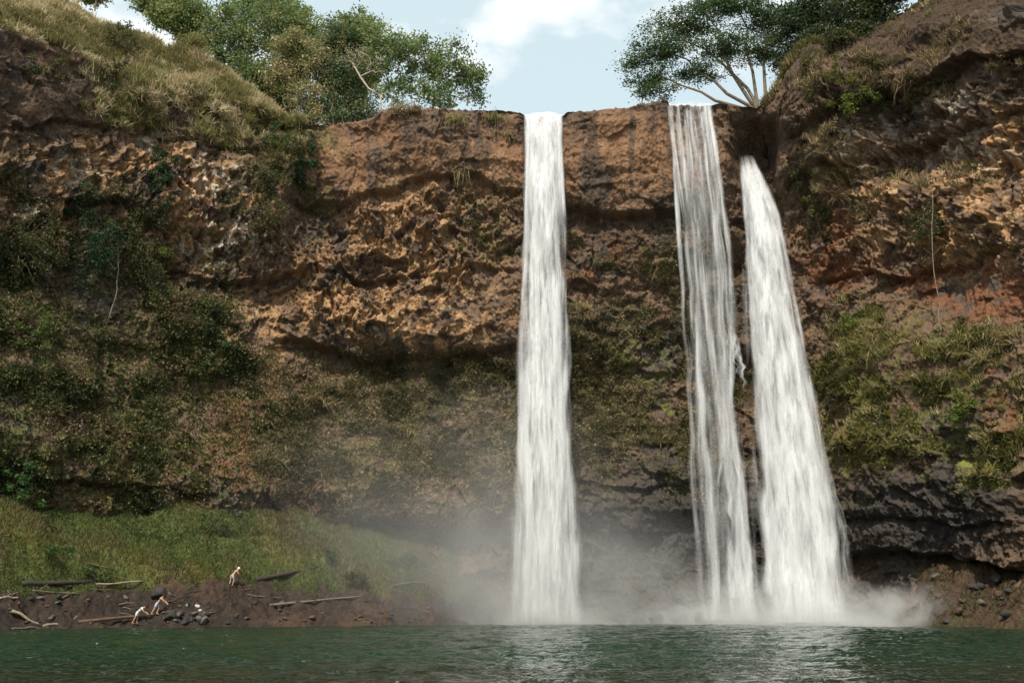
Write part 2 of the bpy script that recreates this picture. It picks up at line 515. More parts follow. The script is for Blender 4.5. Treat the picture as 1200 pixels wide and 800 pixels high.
C = mixc(C, (0.085, 0.060, 0.045), tan * sstep(0.25, 0.7, -n_d + 0.3 * n_b) * 0.6)
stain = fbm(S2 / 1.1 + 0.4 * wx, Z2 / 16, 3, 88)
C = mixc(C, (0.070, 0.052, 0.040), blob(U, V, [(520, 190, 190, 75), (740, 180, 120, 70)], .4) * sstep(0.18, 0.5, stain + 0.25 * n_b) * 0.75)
org = blob(UW, VW, [(490, 270, 95, 62), (400, 345, 75, 52), (480, 365, 110, 40), (50, 225, 75, 50), (150, 190, 90, 40), (245, 255, 80, 60), (1130, 240, 110, 60),
                    (1030, 240, 90, 55), (1190, 170, 50, 60), (300, 400, 40, 60), (1110, 90, 90, 35)], 0.45)
C = mixc(C, (0.31, 0.180, 0.092), org * sstep(-0.35, 0.35, n_b + 0.9 * (id2 - 0.5) + 0.3 * n_a))
C = mixc(C, (0.44, 0.29, 0.155), org * sstep(0.15, 0.6, n_b * 0.6 + 1.1 * (id3 - 0.5)) * 0.75)
rgt = blob(UW, VW, [(1130, 250, 100, 60), (1080, 235, 130, 45), (1180, 190, 40, 50)], 0.5)
C = mixc(C, (0.46, 0.265, 0.12), rgt * sstep(-0.2, 0.4, n_a + n_c * 0.5) * 0.75)
red = blob(UW, VW, [(1160, 345, 65, 38), (295, 490, 35, 60), (270, 540, 40, 30), (975, 300, 40, 50), (700, 290, 60, 30), (1120, 330, 90, 30), (1190, 470, 20, 60)], 0.5)
C = mixc(C, (0.175, 0.080, 0.042), red * sstep(-0.5, 0.2, n_b))
pale = blob(UW, VW, [(185, 160, 22, 26), (240, 165, 16, 40, 15), (40, 255, 30, 30), (255, 215, 40, 30), (265, 280, 50, 30), (1040, 150, 60, 26, -20), (1130, 120, 60, 30, -20),
                     (1120, 175, 60, 20), (70, 200, 40, 20)], 0.5)
C = mixc(C, (0.48, 0.41, 0.32), pale * sstep(0.16, 0.5, n_c + 0.8 * (id3 - 0.5) + .2 * n_d) * 0.85)
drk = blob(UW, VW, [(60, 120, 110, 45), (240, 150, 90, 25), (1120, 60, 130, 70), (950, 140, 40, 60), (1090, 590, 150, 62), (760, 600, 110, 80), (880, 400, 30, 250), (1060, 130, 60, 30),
                    (760, 255, 90, 40), (890, 170, 30, 50)], 0.45)  # dark rock, plus shade painted under the lip and in the cleft
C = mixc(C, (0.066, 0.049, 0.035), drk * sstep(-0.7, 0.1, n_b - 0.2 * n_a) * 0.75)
C = mixc(C, (0.056, 0.037, 0.023), blob(UW, VW, [(1110, 66, 120, 42), (1010, 105, 50, 40), (1190, 90, 40, 30)], 0.5) * sstep(-0.9, -0.1, n_b) * 0.85)  # dark earth, with the shade of the upper right wall put into its colour
wet = blob(UW, VW, [(800, 650, 230, 110), (1090, 600, 130, 50)], 0.5)
C = mixc(C, (0.045, 0.041, 0.037), wet * 0.9)
moss = blob(UW, VW, [(1100, 530, 110, 45), (110, 460, 210, 140), (480, 505, 150, 80), (730, 490, 110, 80), (1080, 440, 130, 70), (1000, 520, 80, 60), (345, 205, 50, 70), (700, 420, 60, 60), (560, 270, 30, 40), (800, 300, 40, 50)], 0.5)
C = mixc(C, (0.105, 0.100, 0.038), moss * sstep(-0.1, 0.45, n_b + 0.4 * n_c) * 0.8)
mossl = blob(UW, VW, [(110, 500, 190, 110), (740, 460, 90, 60), (1080, 450, 120, 60)], 0.5)
C = mixc(C, (0.13, 0.14, 0.04), mossl * sstep(0.1, 0.5, n_c + 0.4 * n_a) * 0.6)
C = mixc(C, (0.19, 0.19, 0.045), blob(UW, VW, [(1185, 566, 26, 6, 8), (1040, 540, 20, 5), (1150, 540, 20, 4)], 0.4) * sstep(-0.4, 0.2, n_c))
slope = top * (U < 400)
C = mixc(C, (0.25, 0.19, 0.09), slope * sstep(-0.4, 0.4, n_b) * 0.8)
C = mixc(C, (0.15, 0.14, 0.05), slope * sstep(0.1, 0.5, n_a) * 0.7)
C = mixc(C, (0.054, 0.036, 0.023), top * (U > 990) * 0.9)  # dark earth of the top right slope, its shade painted in
C = mixc(C, (0.17, 0.105, 0.062), top * ((U >= 400) & (U < 880)) * 0.8)
C = np.clip(C, 0.02, 0.8)
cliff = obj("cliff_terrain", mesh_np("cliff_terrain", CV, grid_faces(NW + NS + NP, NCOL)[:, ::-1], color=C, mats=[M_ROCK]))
tag(cliff, "brown basalt cliff curving behind the green pool under three waterfalls", "cliff", kind='structure')

# nearest visible cliff vertex for any photo pixel
PU, PV = project(CV)
_flat = CV.reshape(-1, 3); _nf = CN.reshape(-1, 3)
CELL = 3.0
GW, GH = int(1500 / CELL), int(1000 / CELL)
_gi = np.floor((PU.ravel() + 150) / CELL).astype(int); _gj = np.floor((PV.ravel() + 100) / CELL).astype(int)
_ok = (_gi >= 0) & (_gi < GW) & (_gj >= 0) & (_gj < GH)
_gid = np.where(_ok, _gj * GW + _gi, GW * GH)
_best = np.full(GW * GH + 1, 1e9); np.minimum.at(_best, _gid, _flat[:, 1])
_vi = np.full(GW * GH + 1, -1)
_is = np.where(_flat[:, 1] <= _best[_gid] + 1e-6)[0]; _vi[_gid[_is]] = _is
def wall_hit(px, py):
    i0, j0 = int((px + 150) / CELL), int((py + 100) / CELL)
    for r in range(0, 8):
        for dj in range(-r, r + 1):
            for di in range(-r, r + 1):
                if max(abs(di), abs(dj)) == r:
                    k = _vi[min(max(j0 + dj, 0), GH - 1) * GW + min(max(i0 + di, 0), GW - 1)]
                    if k >= 0:
                        return _flat[k].copy(), _nf[k].copy()
    return at(px, py, 104), np.array((0, -1, 0.0))

# ------------------------------------------------------------------ banks at the foot of the cliff
shore = tabf([(-500, 36), (-200, 62), (0, 75.5), (100, 82), (200, 86.5), (320, 91), (430, 94.5), (520, 98), (590, 102), (640, 109), (960, 110), (1000, 103.0), (1040, 97), (1100, 89.5), (1200, 79.5), (1400, 64), (1700, 46)])
def bank_z(X, Y, detail=True):
    uu = 600 + F * X / (Y * CP + 0.5)
    d = Y - shore(uu)
    left = 1 - sstep(600, 800, uu)
    n1 = fbm(X / 4.5, Y / 4.5, 4, 91); n2 = fbm(X / 1.1, Y / 1.1, 4, 95)
    d = d + 0.9 * n1
    cut = np.interp(uu, [-300, 0, 120, 200, 270, 340, 420, 560, 640], [3.2, 3.3, 3.6, 4.5, 4.9, 4.3, 3.6, 2.8, 1.5])
    zl = np.interp(d, [-6, -1.2, 0, 0.5, 1.8, 3.4, 4.3, 10.5, 15, 30], [-2.5, -0.6, 0.04, 0.16, 0.42, 0.80, 1.0, 2.2, 2.7, 3.4])
    zl = np.where(zl > 0, np.minimum(zl, 1) * cut + np.clip(zl - 1, 0, None) * 5.0, zl)
    zr = np.interp(d, [-6, -1.2, 0, 3.0, 8.0, 14], [-2.5, -0.6, 0.15, 1.7, 4.6, 6.6])
    z = zl * left + zr * (1 - left)
    if detail:
        amp = 0.10 + 0.35 * sstep(-1, 1.5, d) + 0.45 * (1 - left) * sstep(0, 2, d)
        z = z + amp * (0.7 * n1 + 0.45 * n2) + 0.10 * fbm(X / 0.4, Y / 0.4, 3, 99)
        _f, _i, _e = facets(X / 1.0, Y / 1.0, 9, 0.4)
        z = z + (0.16 + 0.22 * (1 - left)) * _f * sstep(0, 1, d) * np.where(left > .5, 1 - 0.7 * sstep(3.5, 5, d), 1)
        z = z + 0.45 * ridged(X / 1.6, Y / 1.2, 5, 97) * sstep(0, 1, d) * (1 - sstep(3.6, 4.6, d)) * left - 0.15 * sstep(0, 1, d) * left
    return z, d, left, n1, n2

def bank_mesh(name, x0, x1, y0, y1, step):
    xs, ys = np.arange(x0, x1, step), np.arange(y0, y1, step)
    X, Y = np.meshgrid(xs, ys)
    z, d, left, n1, n2 = bank_z(X, Y)
    P = np.stack([X, Y, z], 2)
    soil = np.zeros(X.shape + (3,)) + np.array((0.050, 0.036, 0.028))
    soil = mixc(soil, (0.082, 0.052, 0.036), sstep(0.0, 0.6, n1 + 0.4 * n2) * 0.8)
    soil = mixc(soil, (0.034, 0.029, 0.024), sstep(0.0, 0.5, n2 - 0.3 * n1) * 0.8)
    soil = mixc(soil, (0.17, 0.10, 0.05), sstep(0.3, 0.6, n2 * .6 + n1 * .6) * 0.5 * (1 - left))
    soil = mixc(soil, (0.075, 0.050, 0.032), (1 - left) * 0.7)
    soil = mixc(soil, (0.055, 0.055, 0.024), (1 - left) * sstep(-0.1, 0.4, n2 - 0.3 * n1) * 0.6)
    un = 600 + F * X / (Y * CP + 0.5)
    g = left * sstep(3.0, 4.4, d + 0.9 * n2) * (1 - 0.65 * sstep(480, 560, un + 40 * n1))
    grass = mixc(np.zeros(X.shape + (3,)) + np.array((0.080, 0.092, 0.030)), (0.13, 0.125, 0.04), sstep(0, 0.5, n1))
    soil = soil * (1 - g[..., None]) + grass * g[..., None]
    soil = mixc(soil, (0.24, 0.11, 0.05), left * sstep(430, 520, un) * sstep(0.1, 0.4, n1) * 0.10)
    o = obj(name, mesh_np(name, P, grid_faces(len(ys), len(xs)), color=soil, mats=[M_SOIL]))
    return o
bl = bank_mesh("bank_terrain", -75, 2.5, 56, 112, 0.14)
tag(bl, "brown earth bank with grass on top beside the pool at left", "bank", kind='structure')
br = bank_mesh("shore_terrain", 26, 72, 50, 112, 0.16)
tag(br, "rust coloured stony shore at the foot of the right cliff", "shore", kind='structure')

def bank_hit(px, py):
    ys = np.arange(62, 112, 0.05)
    P = np.stack([at(px, py, y) for y in ys])
    z = bank_z(P[:, 0], P[:, 1])[0]
    k = np.where(P[:, 2] <= z)[0]
    return P[k[0]] if len(k) else P[-1]
def bank_at(X, Y):
    return np.array((X, Y, float(bank_z(np.array([X]), np.array([Y]))[0][0])))

# ------------------------------------------------------------------ the pool
def make_water():
    ys = np.concatenate([np.arange(-30, 14, 0.5), np.arange(14, 46, 0.13), np.arange(46, 115, 0.3)])
    xs = np.concatenate([np.arange(-95, -44, 0.6), np.arange(-44, 44, 0.13), np.arange(44, 95, 0.6)])
    X, Y = np.meshgrid(xs, ys)
    wob = fbm(X / 9, Y / 9, 3, 111)
    z = 0.075 * fbm(X / 2.2 + wob * 0.3, Y / 1.3, 3, 115) + 0.11 * ridged(X / 3.2 + 0.5 * wob, Y / 1.8 + wob, 3, 119) * (0.5 + 0.5 * wob)
    z += 0.045 * ridged(X / 0.9, Y / 0.6, 2, 123)
    me = mesh_np("water", np.stack([X, Y, z - 0.02], 2), grid_faces(len(ys), len(xs)), smooth=True)
    m, nt, out = new_mat("pool_water"); L = nt.links
    geo = nt.nodes.new("ShaderNodeNewGeometry")
    mp = nd(nt, "ShaderNodeMapping"); mp.inputs['Scale'].default_value = (1.0, 1.5, 1.0)
    L.new(geo.outputs['Position'], mp.inputs[0])
    n1 = nd(nt, "ShaderNodeTexNoise", Scale=2.4, Detail=2.0, Roughness=0.55)
    n1.inputs['Distortion'].default_value = 0.6
    L.new(mp.outputs[0], n1.inputs['Vector'])
    b = nd(nt, "ShaderNodeBump", Strength=0.7, Distance=0.2)
    L.new(n1.outputs[0], b.inputs['Height'])
    n2 = nd(nt, "ShaderNodeTexNoise", Scale=0.05, Detail=3.0)
    L.new(geo.outputs['Position'], n2.inputs['Vector'])
    rp = nt.nodes.new("ShaderNodeValToRGB")
    rp.color_ramp.elements[0].position = 0.35; rp.color_ramp.elements[0].color = (0.006, 0.022, 0.011, 1)
    rp.color_ramp.elements[1].position = 0.7; rp.color_ramp.elements[1].color = (0.010, 0.032, 0.017, 1)
    L.new(n2.outputs[0], rp.inputs[0])
    p = nd(nt, "ShaderNodeBsdfPrincipled", Roughness=0.03, IOR=1.33)
    sx = nt.nodes.new("ShaderNodeSeparateXYZ"); L.new(geo.outputs['Position'], sx.inputs[0])
    sh = nd(nt, "ShaderNodeMapRange"); sh.inputs[1].default_value = 24.0; sh.inputs[2].default_value = 36.0
    sh.inputs[3].default_value = 0.75; sh.inputs[4].default_value = 0.0
    L.new(sx.outputs['Y'], sh.inputs[0])
    mxc = nt.nodes.new("ShaderNodeMixRGB"); mxc.inputs[2].default_value = (0.012, 0.012, 0.006, 1)   # silty shallows
    L.new(sh.outputs[0], mxc.inputs[0]); L.new(rp.outputs[0], mxc.inputs[1])
    mf = nd(nt, "ShaderNodeMapping"); mf.inputs['Scale'].default_value = (0.55, 0.42, 1.0)
    L.new(geo.outputs['Position'], mf.inputs[0])
    nf = nd(nt, "ShaderNodeTexNoise", Scale=1.0, Detail=6.0, Roughness=0.66); nf.inputs['Distortion'].default_value = 0.8
    L.new(mf.outputs[0], nf.inputs['Vector'])
    near = nd(nt, "ShaderNodeMapRange"); near.inputs[1].default_value = 93.0; near.inputs[2].default_value = 103.0
    near.inputs[3].default_value = 0.0; near.inputs[4].default_value = 0.16
    L.new(sx.outputs['Y'], near.inputs[0])
    fa = nt.nodes.new("ShaderNodeMath"); fa.operation = 'ADD'
    L.new(nf.outputs[0], fa.inputs[0]); L.new(near.outputs[0], fa.inputs[1])
    fr_ = nd(nt, "ShaderNodeMapRange"); fr_.interpolation_type = 'SMOOTHSTEP'
    fr_.inputs[1].default_value = 0.665; fr_.inputs[2].default_value = 0.74; fr_.inputs[3].default_value = 0.0; fr_.inputs[4].default_value = 0.75
    L.new(fa.outputs[0], fr_.inputs[0])
    mxf = nt.nodes.new("ShaderNodeMixRGB"); mxf.inputs[2].default_value = (0.34, 0.42, 0.39, 1)   # broken foam
    L.new(fr_.outputs[0], mxf.inputs[0]); L.new(mxc.outputs[0], mxf.inputs[1])
    rf_ = nd(nt, "ShaderNodeMapRange"); rf_.inputs[3].default_value = 0.03; rf_.inputs[4].default_value = 0.7
    L.new(fr_.outputs[0], rf_.inputs[0]); L.new(rf_.outputs[0], p.inputs['Roughness'])
    L.new(mxf.outputs[0], p.inputs['Base Color']); L.new(b.outputs[0], p.inputs['Normal'])
    L.new(p.outputs[0], out.inputs[0])
    me.materials.append(m)
    return tag(obj("water", me), "dark green rippled plunge pool at the foot of the falls", "water", kind='structure')
make_water()

# ------------------------------------------------------------------ waterfalls
def mat_fall():
    m, nt, out = new_mat("falling_water"); L = nt.links
    a = nt.nodes.new("ShaderNodeAttribute"); a.attribute_name = "dens"
    geo = nt.nodes.new("ShaderNodeNewGeometry")
    mp = nd(nt, "ShaderNodeMapping"); mp.inputs['Scale'].default_value = (2.1, 2.1, 0.20)
    L.new(geo.outputs['Position'], mp.inputs[0])
    n1 = nd(nt, "ShaderNodeTexNoise", Scale=1.0, Detail=5.0, Roughness=0.62)
    L.new(mp.outputs[0], n1.inputs['Vector'])
    mr = nd(nt, "ShaderNodeMapRange"); mr.interpolation_type = 'SMOOTHSTEP'
    mr.inputs[1].default_value = 0.30; mr.inputs[2].default_value = 0.66
    mr.inputs[3].default_value = 0.12; mr.inputs[4].default_value = 1.0
    L.new(n1.outputs[0], mr.inputs[0])
    mpb = nd(nt, "ShaderNodeMapping"); mpb.inputs['Scale'].default_value = (0.75, 0.75, 0.16)
    L.new(geo.outputs['Position'], mpb.inputs[0])
    n2 = nd(nt, "ShaderNodeTexNoise", Scale=1.0, Detail=3.0, Roughness=0.5); n2.inputs['Distortion'].default_value = 0.4
    L.new(mpb.outputs[0], n2.inputs['Vector'])
    mr2 = nd(nt, "ShaderNodeMapRange"); mr2.interpolation_type = 'SMOOTHSTEP'
    mr2.inputs[1].default_value = 0.34; mr2.inputs[2].default_value = 0.58; mr2.inputs[3].default_value = 0.55; mr2.inputs[4].default_value = 1.15
    L.new(n2.outputs[0], mr2.inputs[0])
    mu0 = nt.nodes.new("ShaderNodeMath"); mu0.operation = 'MULTIPLY'
    L.new(mr.outputs[0], mu0.inputs[0]); L.new(mr2.outputs[0], mu0.inputs[1])
    mu = nt.nodes.new("ShaderNodeMath"); mu.operation = 'MULTIPLY'; mu.use_clamp = True
    L.new(a.outputs['Fac'], mu.inputs[0]); L.new(mu0.outputs[0], mu.inputs[1])
    d = nt.nodes.new("ShaderNodeBsdfDiffuse"); d.inputs[0].default_value = (0.92, 0.93, 0.93, 1)
    t = nt.nodes.new("ShaderNodeBsdfTranslucent"); t.inputs[0].default_value = (0.92, 0.93, 0.93, 1)
    x = nd(nt, "ShaderNodeMixShader"); x.inputs[0].default_value = 0.4
    L.new(d.outputs[0], x.inputs[1]); L.new(t.outputs[0], x.inputs[2])
    tr = nt.nodes.new("ShaderNodeBsdfTransparent")
    x2 = nd(nt, "ShaderNodeMixShader")
    L.new(mu.outputs[0], x2.inputs[0]); L.new(tr.outputs[0], x2.inputs[1]); L.new(x.outputs[0], x2.inputs[2])
    L.new(x2.outputs[0], out.inputs[0])
    return m
M_FALL = mat_fall()
def wid_(pts, k):
    return [(x + k * (0.25 + 0.75 * i / (len(pts) - 1)), y) for i, (x, y) in enumerate(pts)]

def fall_ribbons(left, right, y0, y1, Ytop, throw, thick, n, wid, dens, seed, lanes=None, q0rng=(0, 0.9), lenr=(0.12, 0.45), tf=0.0):
    """tapering streaks of water spread through the body of the fall"""
    g = np.random.default_rng(seed)
    lf, rf = tabf([(p[1], p[0]) for p in left]), tabf([(p[1], p[0]) for p in right])
    V, Fc, Dn, base = [], [], [], 0
    for i in range(n):
        a = g.random() if lanes is None else np.clip(lanes[g.integers(len(lanes))] + g.normal(0, 0.045), 0, 1)
        b = (g.random() - 0.5) * thick * math.sqrt(max(0.1, 1 - (2 * a - 1) ** 2))
        q0 = 0.0 if g.random() < 0.28 else g.uniform(*q0rng)
        q1 = min(1.0, q0 + g.uniform(*lenr) * (0.6 + q0))
        w = wid * g.uniform(0.45, 1.5) * (0.75 + 0.8 * q0)
        k = max(6, int((q1 - q0) * 60))
        q = np.linspace(q0, q1, k)
        py = y0 + (y1 - y0) * q
        wander = (0.035 if lanes is None else 0.085) * (0.3 + q) * vnoise(q * 3.5 + 7 * round(a * 9), q * 0 + seed, 14) * 1.5
        px = lf(py) + (rf(py) - lf(py)) * (a + wander + (0.035 * g.normal() * q if lanes is None else 0))
        ph = g.random() * 50
        Y = Ytop - throw * np.sqrt(q) - b
        P = np.stack([at(x, y, yy) for x, y, yy in zip(px, py, Y)])
        P[:, 0] += 0.16 * vnoise(q * 11 + ph, q * 0 + ph, 7) * (0.5 + q) + 0.30 * vnoise(q * 14 + a * 3, q * 0 + seed + round(a * 2), 17) * (0.15 + q)
        ang = g.uniform(-0.9, 0.9)
        ax = np.array((math.cos(ang), math.sin(ang), 0.0)); fw = np.array((math.sin(ang), -math.cos(ang), 0.0))
        tt = (q - q0) / (q1 - q0 + 1e-6)
        prof = np.minimum(1, np.minimum(tt / 0.22 + (1.0 if q0 == 0 else 0), (1 - tt) / 0.35 + (1.0 if q1 >= 1 else 0)))
        prof = np.clip(prof, 0, 1)
        if tf: prof = prof * sstep(0, tf, q)
        ww = w * (0.35 + 0.65 * prof) * (1 + 0.25 * vnoise(q * 24 + ph, q * 0 + 2.2, 8))
        offs = np.array((-1, -0.5, 0, 0.5, 1.0)); dd = np.array((0, 0.55, 1, 0.55, 0.0)); bul = np.array((0, 0.24, 0.32, 0.24, 0))
        row = P[:, None] + ax * (offs[None, :, None] * ww[:, None, None] * 0.5) + fw * (bul[None, :, None] * ww[:, None, None] * 0.5)
        V.append(row.reshape(-1, 3))
        Dn.append((prof[:, None] * dd[None] * dens * g.uniform(0.55, 1.0) * (1 - (0.30 * q[:, None] if lanes is not None else 0))).ravel())
        Fc.append(base + grid_faces(k, 5)); base += k * 5
    return np.concatenate(V), np.concatenate(Fc), np.concatenate(Dn)

def fall_body(left, right, y0, y1, Ytop, throw, thick, dens, seed, cols=36, rows=170, soft=0.45, tf=0.0):
    """the closed core of a fall: an oval column whose sides thin out"""
    lf, rf = tabf([(p[1], p[0]) for p in left]), tabf([(p[1], p[0]) for p in right])
    q = np.linspace(0, 1, rows); py = y0 + (y1 - y0) * q
    ang = np.linspace(0, 2 * np.pi, cols, endpoint=False)
    V = np.zeros((rows, cols, 3)); Dn = np.zeros((rows, cols))
    for r in range(rows):
        Y = Ytop - throw * math.sqrt(q[r])
        A, Bp = at(lf(py[r]), py[r], Y), at(rf(py[r]), py[r], Y)
        cx, hw = (A[0] + Bp[0]) / 2, (Bp[0] - A[0]) / 2 * 0.93
        nzz = 1 + 0.10 * vnoise(np.cos(ang) * 3 + seed, np.sin(ang) * 2 + q[r] * 16, 12)
        V[r, :, 0] = cx + hw * np.cos(ang) * nzz
        V[r, :, 1] = Y + thick / 2 * np.sin(ang) * nzz
        V[r, :, 2] = A[2]
        Dn[r] = dens * sstep(0, 1, (1 - np.abs(np.cos(ang))) / soft) * (sstep(0, tf, q[r]) if tf else 1.0)
    i = np.arange(rows * cols).reshape(rows, cols); nx = np.roll(i, -1, 1)
    f = np.stack([i[:-1].ravel(), nx[:-1].ravel(), nx[1:].ravel(), i[1:].ravel()], 1)
    return V.reshape(-1, 3), f, Dn.ravel()

def make_fall(label, left, right, y0, y1, Ytop, throw, thick, body, n, wid, dens, seed, lanes=None, extra=(), tf=0.0):
    base = at((left[-1][0] + right[-1][0]) / 2, y1, Ytop - throw); base[2] = 0
    root = thing("waterfall", label, "waterfall", base, "waterfalls dropping into the pool")
    off = np.array(base)
    v, f, d = fall_body(left, right, y0, y1, Ytop, throw, thick, body, seed, tf=tf * 1.6)
    obj("water_column", mesh_np("water_column", v - off, f, floats={"dens": d}, smooth=True, mats=[M_FALL]), root)
    v, f, d = fall_ribbons(left, right, y0, y1, Ytop, throw, thick * 1.25, n, wid, dens, seed + 1, lanes, tf=tf)
    obj("water_strands", mesh_np("water_strands", v - off, f, floats={"dens": d}, smooth=True, mats=[M_FALL]), root)
    for e in extra:
        v, f, d = fall_ribbons(*e)
        obj("side_stream", mesh_np("side_stream", v - off, f, floats={"dens": d}, smooth=True, mats=[M_FALL]), root)
    return root

L1 = [(617, 100), (617, 136), (614, 250), (611, 400), (607, 560), (605, 735)]
R1 = [(657, 100), (657, 136), (661, 250), (664, 400), (667, 560), (669, 735)]
make_fall("tall dense white waterfall standing alone, straight down the middle of the cliff", L1, R1, 135.0, 731.0, 106.3, 4.2, 1.5, 0.78, 320, 0.75, 0.6, 21,
          extra=[(wid_(L1, -5), wid_(R1, 4), 140.0, 731.0, 106.0, 4.2, 2.6, 90, 0.6, 0.22, 24, None, (0.1, 0.9), (0.06, 0.22), 0.2)])
L2 = [(783, 100), (783, 122), (795, 250), (801, 340), (808, 480), (815, 600), (822, 735)]
R2 = [(834, 100), (834, 124), (849, 250), (858, 360), (863, 480), (872, 590), (882, 735)]
BR_L = [(850, 380), (853, 400), (860, 430), (868, 462)]
BR_R = [(859, 380), (866, 400), (872, 430), (874, 462)]
make_fall("thin broken waterfall with rock showing between its ropes, between two denser falls", L2, R2, 122.0, 726.0, 106.0, 3.6, 1.4, 0.16, 210, 0.60, 0.60, 41,
          lanes=[0.03, 0.07, 0.25, 0.34, 0.50, 0.58, 0.72, 0.80, 0.86, 0.9, 0.93, 0.97],
          extra=[(BR_L, BR_R, 378.0, 464.0, 103.9, 0.3, 0.3, 22, 0.5, 0.7, 43, None, (0, 0.2), (0.7, 1.0), 0.25),
                 ([(852, 470), (858, 690)], [(866, 470), (882, 700)], 470.0, 700.0, 103.8, 1.2, 0.6, 44, 0.7, 0.6, 44, None, (0, 0.9), (0.2, 0.6), 0.35)])
L3 = [(866, 180), (868, 200), (872, 222), (874, 260), (880, 380), (888, 520), (896, 620), (902, 735)]
R3 = [(882, 180), (889, 200), (895, 215), (911, 250), (937, 380), (964, 500), (982, 610), (994, 735)]
make_fall("broad white waterfall gushing out of a dark cleft and widening to the right", L3, R3, 182.0, 729.0, 108.2, 7.0, 1.9, 0.80, 380, 0.85, 0.64, 61, tf=0.07,
          extra=[(wid_(L3, -10), wid_(R3, 12), 186.0, 729.0, 108.0, 7.0, 3.2, 120, 0.7, 0.24, 64, None, (0.05, 0.9), (0.06, 0.2), 0.15)])

# ------------------------------------------------------------------ spray at the foot of the falls
def mist(px, py, Y, rx, ry, rz, density, power, nscale, seed, lo=0.35):
    c = at(px, py, Y)
    bm_u, bm_v = 24, 14
    th = np.linspace(0, np.pi, bm_v); ph = np.linspace(0, 2 * np.pi, bm_u, endpoint=False)
    vs = np.stack([np.outer(np.sin(th), np.cos(ph)), np.outer(np.sin(th), np.sin(ph)), np.outer(np.cos(th), np.ones(bm_u))], 2)
    i = np.arange(bm_v * bm_u).reshape(bm_v, bm_u); nx = np.roll(i, -1, 1)
    f = np.stack([i[:-1].ravel(), i[1:].ravel(), nx[1:].ravel(), nx[:-1].ravel()], 1)
    m, nt, out = new_mat("spray"); L = nt.links
    tc = nt.nodes.new("ShaderNodeTexCoord")
    vl = nt.nodes.new("ShaderNodeVectorMath"); vl.operation = 'LENGTH'
    L.new(tc.outputs['Object'], vl.inputs[0])
    mr = nd(nt, "ShaderNodeMapRange"); mr.inputs[1].default_value = 1.0; mr.inputs[2].default_value = 0.0
    mr.inputs[3].default_value = 0.0; mr.inputs[4].default_value = 1.0
    L.new(vl.outputs['Value'], mr.inputs[0])
    pw = nt.nodes.new("ShaderNodeMath"); pw.operation = 'POWER'; pw.inputs[1].default_value = power
    L.new(mr.outputs[0], pw.inputs[0])
    geo = nt.nodes.new("ShaderNodeNewGeometry")
    mp = nd(nt, "ShaderNodeMapping"); mp.inputs['Location'].default_value = (seed * 3.1, seed, 0)
    mp.inputs['Rotation'].default_value = (0, 0.6, 0)
    L.new(geo.outputs['Position'], mp.inputs[0])
    n1 = nd(nt, "ShaderNodeTexNoise", Scale=nscale, Detail=4.0, Roughness=0.55)
    L.new(mp.outputs[0], n1.inputs['Vector'])
    m2 = nd(nt, "ShaderNodeMapRange"); m2.inputs[1].default_value = lo; m2.inputs[2].default_value = 0.72
    L.new(n1.outputs[0], m2.inputs[0])
    mu = nt.nodes.new("ShaderNodeMath"); mu.operation = 'MULTIPLY'
    L.new(pw.outputs[0], mu.inputs[0]); L.new(m2.outputs[0], mu.inputs[1])
    mu2 = nt.nodes.new("ShaderNodeMath"); mu2.operation = 'MULTIPLY'; mu2.inputs[1].default_value = density
    L.new(mu.outputs[0], mu2.inputs[0])
    pv = nt.nodes.new("ShaderNodeVolumePrincipled")
    pv.inputs['Color'].default_value = (0.99, 0.99, 0.98, 1)
    pv.inputs['Anisotropy'].default_value = 0.1
    L.new(mu2.outputs[0], pv.inputs['Density'])
    L.new(pv.outputs[0], out.inputs['Volume'])
    o = obj("mist", mesh_np("mist", vs, f, mats=[m]), None, c)
    o.scale = (rx, ry, rz)
    tag(o, "white spray drifting at the foot of the waterfalls", "mist", kind='stuff')
    return o
mist(530, 655, 97.5, 25, 8, 19, 0.055, 1.2, 0.12, 9, 0.25)
mist(590, 700, 100, 17, 6, 15, 0.17, 1.5, 0.16, 1, 0.25)
mist(640, 730, 102.5, 9, 3.5, 5.0, 0.75, 1.6, 0.35, 2, 0.25)
mist(640, 734, 100.6, 9, 2.2, 2.4, 1.0, 1.4, 0.5, 6, 0.25)
mist(890, 734, 100.2, 17, 2.4, 3.0, 1.1, 1.4, 0.5, 7, 0.27)
mist(745, 705, 103, 12, 4, 11, 0.26, 1.4, 0.22, 3, 0.3)
mist(905, 732, 102.5, 16, 4.5, 6.0, 1.0, 1.5, 0.42, 4, 0.28)
mist(1045, 740, 93.5, 16, 3.5, 4.6, 1.5, 1.4, 0.45, 5, 0.34)

# ------------------------------------------------------------------ plants: leaf and blade builders
def norm(a):
    return a / (np.linalg.norm(a, axis=-1, keepdims=True) + 1e-9)

def leaves_np(P, size, up=None, g=rng, flat=0.0, aspect=0.5):
    """one diamond leaf per point, folded a little along its middle"""
    n = len(P)
    d = norm(g.normal(size=(n, 3)))
    if up is not None:
        d = norm(d + up)
    if flat:
        d[:, 2] *= (1 - flat); d = norm(d)
    s = norm(np.cross(d, norm(g.normal(size=(n, 3)) + np.array((0, 0, 1.6 * (flat > 0))))))
    if flat:
        s[:, 2] *= (1 - flat); s = norm(s)
    size = np.broadcast_to(size, n)[:, None]
    nn = np.cross(d, s)
    V = np.stack([P - d * size * .5, P + s * size * aspect * .5 + nn * size * .08, P + d * size * .5, P - s * size * aspect * .5 + nn * size * .08], 1)
    return V.reshape(-1, 3), np.arange(n * 4).reshape(n, 4)

